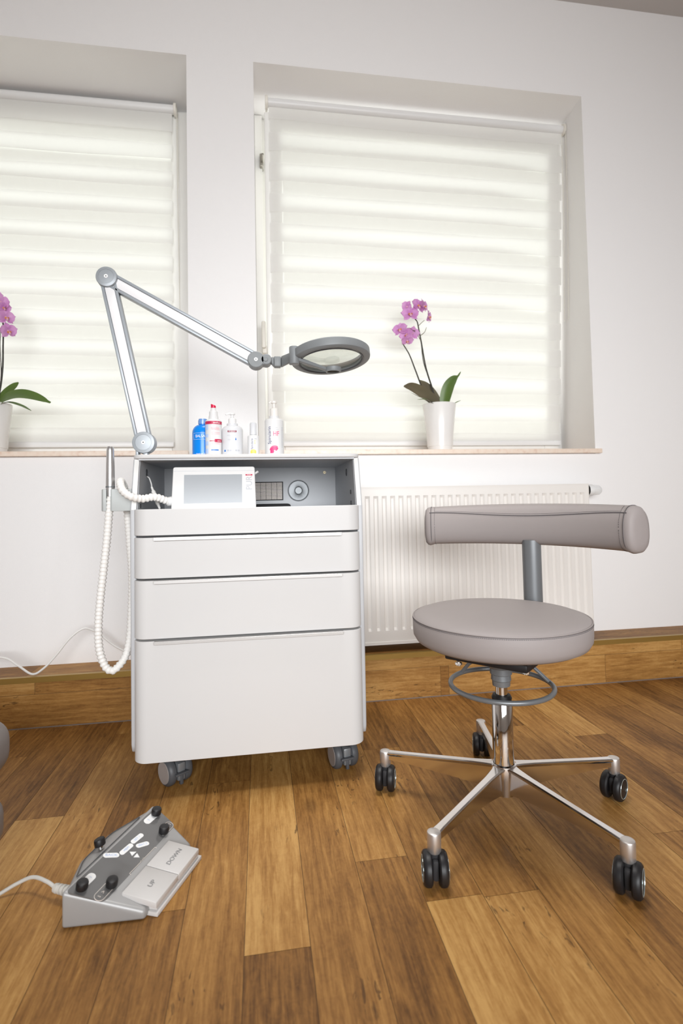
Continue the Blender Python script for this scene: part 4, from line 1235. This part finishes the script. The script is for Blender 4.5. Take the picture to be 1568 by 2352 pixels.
t0 = (rings[0][0] - rings[1][0]).normalized()
def capring(u, s, push):
    p, c, out = back_ring(u, 0, 36, s); a = HA * u
    d = (tan * math.cos(a) - nrm * math.sin(a)) * (1 if u > 0 else -1)
    return [q + d * push for q in p]
rings = [capring(-1, .55, .016), capring(-1, .85, .013), capring(-1, .965, .007)] + rings + [capring(1, .965, .007), capring(1, .85, .013), capring(1, .55, .016)]
vs = [p for r in rings for p in r]; fs = []
for i in range(len(rings) - 1):
    for k in range(n):
        k2 = (k + 1) % n; fs.append((i * n + k, (i + 1) * n + k, (i + 1) * n + k2, i * n + k2))
fs.append(tuple(range(n))); fs.append(tuple((len(rings) - 1) * n + k for k in range(n - 1, -1, -1)))
mb.add(vs, fs)
back = mb.build('backrest', 'leather', ch, angle=70)
bmm = bmesh.new(); bmm.from_mesh(back.data); bmesh.ops.recalc_face_normals(bmm, faces=bmm.faces[:]); bmm.to_mesh(back.data); bmm.free()
# seams: across the front and round the ends
def on_back(u, t, grow=.0006):
    e = 2.7; a = HA * u
    c = BC - nrm * (RB * (1 - math.cos(a))) + tan * (RB * math.sin(a)); out = nrm * math.cos(a) + tan * math.sin(a)
    zt = .7235 + .0065 * (1 - u * u); zb = .612 + .004 * (1 - u * u)
    hh = (zt - zb) / 2; zc_ = (zt + zb) / 2
    cx = math.copysign(abs(math.cos(t)) ** (2 / e), math.cos(t)); cz = math.copysign(abs(math.sin(t)) ** (2 / e), math.sin(t))
    wdt = .040 * (1.0 - .16 * max(0, cz) ** 2 + .02 * (-cz))
    return c + out * ((wdt + grow) * cx) + Vector((0, 0, zc_ + (hh + grow) * cz))
def seam_t(u): return PI - (.66 - .34 * (1 - abs(u) ** 2) ** 1.6)
mb = MB(); mb.tube([on_back(-1 + 2 * k / 60, seam_t(-1 + 2 * k / 60)) for k in range(61)], .0012, 6)
for u in (-.985, .985): mb.tube([on_back(u, 2 * PI * k / 60) for k in range(60)], .0009, 6, closed=True)
def dash(u0, t0_, u1, t1_): mb.tube([on_back(u0, t0_), on_back(u1, t1_)], .0005, 4)
for k in range(150):
    u = -.94 + 1.88 * k / 150; dash(u, seam_t(u) - .10, u + .0075, seam_t(u) - .10)
for u in (-.945, .945):
    for k in range(44):
        t = 1.9 + 2.9 * k / 44; dash(u, t, u, t + .036)
mb.build('stitching', 'thread', back)
mb = MB(); mb.cyl((PO.x, PO.y, .40), (PO.x, PO.y, .63), .0252, seg=36); mb.tube([(PO.x, PO.y, .425), (PO.x, PO.y, .397), tuple(CH + nrm * .20 + Vector((0, 0, .385))), tuple(CH + nrm * .10 + Vector((0, 0, .385)))], .014, 14)
mb.build('back_post', 'gpaint', ch)
# mechanism plate, boot, ring lever, column
mb = MB(); XX = basis(CH, tan, nrm)
mb.box(-.075, .113, -.140, .120, .3845, .4018, 0, .004, 2, XX); mb.hull([(x, y, z) for (x, y, z) in ((-.06, -.05, .386), (.06, -.05, .386), (.06, .05, .386), (-.06, .05, .386), (-.03, -.03, .366), (.03, -.03, .366), (.03, .03, .366), (-.03, .03, .366))], 0, .003, 2, XX)
mb.build('seat_plate', 'black', ch)
mb = MB(); mb.lathe([(.045, .372), (.040, .360), (.030, .348), (.0255, .343), (.0255, .330), (.0225, .328), (.0235, .316), (.0215, .314), (.0205, .302), (.016, .300)], Matrix.Translation(CH), 40)
mb.build('boot', 'gpaint', ch)
mb = MB(); mb.torus(CH + Vector((0, 0, .303)), (0, 0, 1), .1185, .0058, 96, 12)
for aa in (math.radians(55), math.radians(120), math.radians(-8)):
    d = Vector((math.cos(aa), math.sin(aa), 0)); sd = Vector((-d.y, d.x, 0))
    if aa < 0: mb.tube([CH + d * .1185 + Vector((0, 0, .303)), CH + d * .100 + Vector((0, 0, .322)) + sd * .02, CH + d * .055 + sd * .05 + Vector((0, 0, .366))], .0045, 10)
    else: mb.tube([CH + d * .1185 + Vector((0, 0, .303)), CH + d * .095 + Vector((0, 0, .330)), CH + d * .05 + Vector((0, 0, .366))], .0045, 10)
mb.build('height_lever', 'gpaint', ch)
for (dx, dy) in ((.095, -.095), (-.05, -.12)):
    mb = MB(); q = XX @ Vector((dx, dy, 0)); mb.cyl((q.x, q.y, .369), (q.x, q.y, .379), .0045, seg=12); mb.cyl((q.x, q.y, .3715), (q.x, q.y, .3765), .0075, seg=6); mb.build('bolt', 'chrome', ch)
mb = MB(); mb.cyl(CH + Vector((0, 0, .26)), CH + Vector((0, 0, .305)), .0140, seg=32); mb.build('gas_strut', 'chrome', ch)
mb = MB(); mb.lathe([(0, .2655), (.0175, .2655), (.0225, .268), (.0235, .274), (.0205, .280), (.0142, .281)], Matrix.Translation(CH), 36); mb.build('collar', 'black', ch)
mb = MB(); mb.lathe([(0, .110), (.0245, .110), (.0245, .2640), (.0235, .2655), (0, .2655)], Matrix.Translation(CH), 48); mb.build('column', 'chrome', ch)
# five star base
tips = [(.3147, 1.374, -20), (.327, 1.0287, -11), (.6847, .9237, -43), (.8577, 1.2299, -56), (.6318, 1.5092, -20)]
mb = MB(); mb.lathe([(0, .050), (.020, .050), (.0245, .052), (.0285, .090), (.0300, .112), (.0285, .1205), (.0255, .1225), (.0250, .118)], Matrix.Translation(CH), 48); mb.build('hub', 'alu', ch)
for (tx, ty, ang) in tips:
    d = Vector((tx - CH.x, ty - CH.y, 0)); L = .298; d.normalize(); s = Vector((-d.y, d.x, 0))
    X = basis(CH, d, s)
    mb = MB()
    # beam sections (x, half width top, half width bottom, z top, z bottom)
    secs = [(.018, .0170, .0095, .1195, .058), (.040, .0125, .0075, .1175, .060), (.075, .0098, .0060, .1145, .064), (.15, .0092, .0055, .1085, .0705), (.23, .0090, .0055, .1020, .0760), (.275, .0095, .0060, .0985, .0780), (.292, .0105, .0070, .0972, .0785)]
    vs = []; fs = []
    for (x, wt, wb_, zt, zb) in secs:
        vs += [(x, -wt + .003, zt), (x, wt - .003, zt), (x, wt, zt - .0022), (x, wt - .0008, zt - .006), (x, wb_, zt - .0095), (x, wb_, zb), (x, -wb_, zb), (x, -wb_, zt - .0095), (x, -wt + .0008, zt - .006), (x, -wt, zt - .0022)]
    q = 10
    for i in range(len(secs) - 1):
        for k in range(q):
            k2 = (k + 1) % q; fs.append((i * q + k, i * q + k2, (i + 1) * q + k2, (i + 1) * q + k))
    fs.append(tuple(range(q - 1, -1, -1))); fs.append(tuple((len(secs) - 1) * q + k for k in range(q)))
    mb.add(vs, fs, 0, X)
    mb.lathe([(0, .0600), (.0128, .0600), (.0135, .0615), (.0138, .0945), (.0128, .0972), (.0098, .0985), (0, .0988)], Matrix.Translation(CH + d * L), 32, 1)
    mb.build('base_leg', ['alu', 'alu_soft'], ch, angle=28)
    # castor
    c = CH + d * L
    root = bpy.data.objects.new('castor', None); COL.objects.link(root); root.parent = ch; root.location = c - CH; root.empty_display_size = .03
    aa = math.radians(ang); nx = Vector((math.cos(aa), math.sin(aa), 0)); fx = Vector((-nx.y, nx.x, 0))
    R = .0315; wc = c + fx * -.006 + Vector((0, 0, R))
    for sg in (-1, 1):
        X = frame(wc + nx * (sg * .0065), nx * sg)
        mb = MB(); mb.lathe([(0, 0), (R - .004, 0), (R - .0005, .003), (R, .009), (R - .0012, .0140), (R - .005, .0174), (R - .0085, .0180), (R - .0088, .0170), (0, .0170)], X, 44)
        wh = mb.build('wheel', 'black', root)
        mb = MB(); mb.torus(X @ Vector((0, 0, .0176)), nx, R - .0090, .0010, 40, 6); mb.build('rim', 'rim', root)
    mb = MB(); mb.cyl(c + Vector((0, 0, .0599)), c + Vector((0, 0, .036)), .0118, seg=24)
    mb.box(-.0060, .0060, -.016, .020, -.016, .022, 0, .004, 2, basis(wc, nx, fx))
    mb.build('fork', 'blackm', root)

# ------------------------------------------------------------------ foot control
A0 = Vector((-.360, 1.032, 0)); U = Vector((.387, .922, 0)).normalized(); V = Vector((U.y, -U.x, 0))
PB = Matrix.Identity(4)
for i in range(3): PB[i][0] = U[i]; PB[i][1] = V[i]; PB[i][2] = (0, 0, 1)[i]; PB[i][3] = A0[i]
# note: (U, V, Z) is left handed; normals are put right after building
ped = thing('foot_control', 'silver wedge foot control with black studs and UP and DOWN keys on the floor', 'foot control', tuple(A0 + U * .14 + V * .06))
def fixn(o):
    b_ = bmesh.new(); b_.from_mesh(o.data); bmesh.ops.recalc_face_normals(b_, faces=b_.faces[:]); b_.to_mesh(o.data); b_.free(); return o
SLO = .36
def zt(v): return .065 - SLO * v
mb = MB()
body = [(.004, 0), (.283, 0), (.2385, .122), (.056, .134)]
pts = [(u, v, 0.0004) for u, v in body] + [(u, v, zt(v) if v > 0 else .065) for u, v in body]
mb.hull(pts, 0, .006, 4, PB)
hump = [(.010, .006, .0005), (.277, .006, .0005), (.010, .006, .0635), (.277, .006, .0635), (.085, -.046, .0005), (.190, -.048, .0005), (.098, -.038, .053), (.178, -.042, .053)]
mb.hull(hump, 0, .006, 4, PB)
fixn(mb.build('housing', 'pedsilver', ped, angle=40))
# face of the slope: local frame with x=u, y up the slope (-v), z out
fy = Vector((0, -1, SLO)).normalized()
def slope(u, v, lift=.0006):
    o = A0 + U * u + V * v + Vector((0, 0, zt(v)))
    yy = (-V * 1.0 + Vector((0, 0, SLO))).normalized()
    X = basis(o, U, yy)
    return X @ Matrix.Translation((0, 0, lift))
def spoly(mb, poly, u0, v0, lift, th, mat=0, bev=0.0):
    X = slope(u0, v0, lift); cosl = 1 / math.sqrt(1 + SLO * SLO)
    P = [(u - u0, -(v - v0) / cosl) for u, v in poly]
    area_ = sum(P[i][0] * P[(i + 1) % len(P)][1] - P[(i + 1) % len(P)][0] * P[i][1] for i in range(len(P)))
    if area_ < 0: P = P[::-1]
    mb.prism(P, 0, th, mat, bev, 2, X)
def roundpoly(pts, r, n=5):
    out = []; m_ = len(pts)
    for i in range(m_):
        p0, p1, p2 = Vector(pts[i - 1]), Vector(pts[i]), Vector(pts[(i + 1) % m_])
        a = (p0 - p1).normalized(); b = (p2 - p1).normalized()
        for k in range(n + 1):
            t = k / n; q0 = p1 + a * r * (1 - t); q1 = p1 + b * r * t
            out.append(tuple(q0.lerp(q1, t)))
    return out
mb = MB(); spoly(mb, roundpoly([(.008, .006), (.2775, .009), (.2600, .0700), (.0310, .0690)], .010), .14, .04, -.002, .0026)
panel = mb.build('panel', 'pedgrey', ped, smooth=False)
def pill(mb, a, b, r, lift=.0009, mat=0, th=.0003):
    a, b = Vector(a), Vector(b); d = (b - a).normalized(); s = Vector((-d.y, d.x))
    poly = []
    for k in range(9):
        t = -PI / 2 + PI * k / 8; poly.append(tuple(b + d * (r * math.cos(t)) + s * (r * math.sin(t))))
    for k in range(9):
        t = PI / 2 + PI * k / 8; poly.append(tuple(a + d * (r * math.cos(t)) + s * (r * math.sin(t))))
    c = (a + b) / 2; spoly(mb, poly, c.x, c.y, lift, th, mat)
def pill_line(mb, a, b, r, lw, mat, half=None):
    a, b = Vector(a), Vector(b); d = (b - a).normalized(); s = Vector((-d.y, d.x)); cosl = 1 / math.sqrt(1 + SLO * SLO)
    P = []
    for k in range(9):
        t = -PI / 2 + PI * k / 8; P.append(b + d * (r * math.cos(t)) + s * (r * math.sin(t)))
    for k in range(9):
        t = PI / 2 + PI * k / 8; P.append(a + d * (r * math.cos(t)) + s * (r * math.sin(t)))
    mb.tube([slope(q.x, q.y, .0009).to_translation() for q in P], lw, 5, mat, closed=True)
for pa, pb, pr_ in (((.1105, .0098), (.1225, .0240), .0055), ((.1335, .0290), (.1580, .0310), .0050), ((.1690, .0292), (.1920, .0315), .0050), ((.1665, .0430), (.1815, .0520), .0050),
                   ((.030, .0190), (.0580, .0195), .0075), ((.2320, .0195), (.2600, .0210), .0075)):
    mb = MB(); pill(mb, pa, pb, pr_); mb.build('printed_field', 'white_ink', panel, smooth=False)
for tri in ([(.1440, .0385), (.1520, .0485), (.1385, .0480)], [(.1375, .0520), (.1500, .0515), (.1445, .0610)]):
    mb = MB(); spoly(mb, tri, .145, .05, .0009, .0003); mb.build('printed_arrow', 'white_ink', panel, smooth=False)
def stext(mb, txt, size, u, v, du, dv, mat, lift=.0016, sx=1.0):
    """letters on the slope reading along (du, dv)"""
    X = slope(u, v, lift); cosl = 1 / math.sqrt(1 + SLO * SLO)
    a = math.atan2(-dv / cosl, du); put_text(mb, txt, size, X @ Matrix.Rotation(a, 4, 'Z'), mat, 0, sx)
mb = MB()
stext(mb, 'BACK', .0075, .1165, .0170, .6, .8, 0, sx=1.2); stext(mb, 'MEM', .0070, .1458, .0300, 1, .06, 0); stext(mb, 'SET 1', .0070, .1805, .0303, 1, .06, 0); stext(mb, 'SEAT 2', .0062, .1740, .0475, .85, .5, 0)
stext(mb, '1', .0075, .0560, .0195, 1, 0, 0); stext(mb, '2', .0075, .2360, .0195, 1, 0, 0)
mb.build('lettering', 'paleblue', panel, smooth=False)
mb = MB()
pill_line(mb, (.0335, .0560), (.0590, .0560), .0085, .0005, 0); pill_line(mb, (.2300, .0600), (.2520, .0600), .0085, .0005, 0)
stext(mb, 'S', .008, .0330, .0560, 1, 0, 0); stext(mb, '>', .011, .0440, .0560, 1, 0, 0); stext(mb, 'S', .008, .2540, .0600, 1, 0, 0)
mb.tube([slope(*q, .0010).to_translation() for q in ((.1020, .0715), (.1030, .0680), (.1370, .0690))], .0005, 5); mb.tube([slope(*q, .0010).to_translation() for q in ((.1480, .0690), (.1835, .0700), (.1840, .0735))], .0005, 5)
stext(mb, 'FLAT', .0050, .1425, .0690, 1, 0, 0)
mb.build('outline', 'vent', panel, smooth=False)
# studs
def stud(p, h, tilt=Vector((0, 0, 1))):
    mb = MB(); X = frame(p + tilt * h, tilt)
    mb.lathe([(0, .001), (.0055, .001), (.0055, .008), (0, .008)], X, 16, 1)
    mb.lathe([(0, .0075), (.0098, .0075), (.0105, .009), (.0105, .0175), (.0095, .0200), (.007, .0212), (0, .0215)], X, 28, 0)
    mb.build('stud', ['black', 'chrome'], ped)
nsl = (V * SLO + Vector((0, 0, 1))).normalized()
for (u, v) in ((.0270, .0240), (.0610, .0600), (.2580, .0235), (.2250, .0635)):
    stud(A0 + U * u + V * v + Vector((0, 0, zt(v) + .0005)), -.0045, (nsl * .5 + Vector((0, 0, .5))).normalized())
stud(A0 + U * .128 + V * -.015 + Vector((0, 0, .0600)), 0, (Vector((0, 0, 1)) - V * .25).normalized())
mb = MB()
hp_ = [(.040, .0000), (.240, .0000), (.182, -.033), (.097, -.030)]
mb.tube([tuple(A0 + U * u + V * v + Vector((0, 0, .0640 + v * .235))) for u, v in roundpoly(hp_, .012)], .0009, 5, closed=True)
mb.build('recess_line', 'dgrey', ped)
# up / down keys and the base plate under them
def key(u0, u1, name, txt):
    mb = MB()
    c4 = lambda u, v, z: (u, v, z)
    za, zb = .0395, .0265; va, vb = .0840, .1505; sk = .008
    pts = [c4(u0, va, za), c4(u1, va, za), c4(u1 + sk, vb, zb), c4(u0 + sk, vb, zb), c4(u0, va, za - .011), c4(u1, va, za - .011), c4(u1 + sk, vb, zb - .011), c4(u0 + sk, vb, zb - .011)]
    mb.hull(pts, 0, .0015, 2, PB)
    o = fixn(mb.build(name, 'pedwhite', ped))
    mb = MB(); uc = (u0 + u1 + sk) / 2; vc = (va + vb) / 2 + .002
    yy = (-V + Vector((0, 0, (za - zb) / (vb - va)))).normalized(); o3 = A0 + U * uc + V * vc + Vector((0, 0, za + (zb - za) * (vc - va) / (vb - va) + .0006))
    put_text(mb, txt, .0125, basis(o3, U, yy), 0, 0, 1.15); mb.build('lettering', 'grey_ink', o, smooth=False)
key(.0580, .1325, 'up_key', 'UP'); key(.1340, .2120, 'down_key', 'DOWN')
mb = MB(); mb.hull([(u, v, z) for (u, v) in ((.0660, .0900), (.2260, .0900), (.2275, .1525), (.0670, .1525)) for z in (.0004, .0085)], 0, .0015, 2, PB)
mb.hull([(u, v, z) for (u, v) in ((.0690, .0900), (.2180, .0900), (.2210, .1485), (.0710, .1485)) for z in (.0100, .0160)], 0, 0, 2, PB)
mb.hull([(u, v, z) for (u, v) in ((.0740, .0900), (.2120, .0900), (.2150, .1440), (.0760, .1440)) for z in (.0080, .0105)], 0, 0, 2, PB)
fixn(mb.build('base_plate', 'pedwhite', ped))
# cord
mb = MB()
cp = A0 + U * .060 + V * -.006 + Vector((0, 0, .022))
q0 = cp + (-V * 1.0 + U * .05) * .048
X = frame(cp, q0 - cp)
prf = [(0, 0)]
for k in range(6): prf += [(.0105 - k * .0004, .002 + k * .0085), (.0105 - k * .0004, .0062 + k * .0085), (.0058, .0066 + k * .0085), (.0058, .0102 + k * .0085)]
prf += [(.0085, .054), (.0075, .060), (0, .060)]
mb.lathe(prf, X, 24); mb.build('strain_relief', 'cord', ped, angle=30)
mb = MB(); e = X @ Vector((0, 0, .058))
mb.tube(spline([e, e + Vector((-.02, .012, .006)), e + Vector((-.052, .030, .006)), e + Vector((-.082, .032, -.004)), e + Vector((-.125, .020, -.0185)), e + Vector((-.18, .005, -.0190)), e + Vector((-.24, -.01, -.0190))], 8), .0034, 10); mb.build('cord', 'cord', ped)

# ------------------------------------------------------------------ loose white cable on the plinth
mb = MB()
mb.tube(spline([(-1.02, 2.0, .235), (-.88, 1.99, .236), (-.825, 1.985, .206), (-.777, 1.978, PL + .0085), (-.742, 1.982, .193), (-.707, 1.99, .231), (-.665, 2.0, .285), (-.625, 2.01, .314), (-.597, 2.02, .306), (-.567, 2.03, .281), (-.53, 2.035, .246), (-.493, 2.035, .222), (-.45, 2.03, .200), (-.40, 2.0, PL + .006), (-.30, 1.99, PL + .006)], 8), .0036, 10)
tag(mb.build('power_cable', 'cablew'), 'thin white cable looping in a wave along the plinth beside the cart', 'cable')

# ------------------------------------------------------------------ treatment chair edge at the left
tch = thing('treatment_chair', 'grey upholstered treatment chair only showing its rounded edge at the picture edge', 'treatment chair', (-.80, 1.20, 0))
mb = MB(); mb.box(-1.02, -.513, .70, 1.235, .205, .318, 0, .046, 6); mb.build('leg_rest', 'vinyl', tch, angle=60)
mb = MB(); mb.box(-1.05, -.523, .72, 1.225, .062, .162, 0, .035, 5); mb.build('base_shell', 'vinyl', tch, angle=60)
mb = MB(); mb.box(-.95, -.62, .80, 1.12, .150, .215, 0, .01); mb.build('lift_post', 'dgrey', tch)
mb = MB(); mb.box(-1.04, -.72, .80, 1.15, .0005, .066, 0, .008); mb.build('floor_plate', 'dgrey', tch)
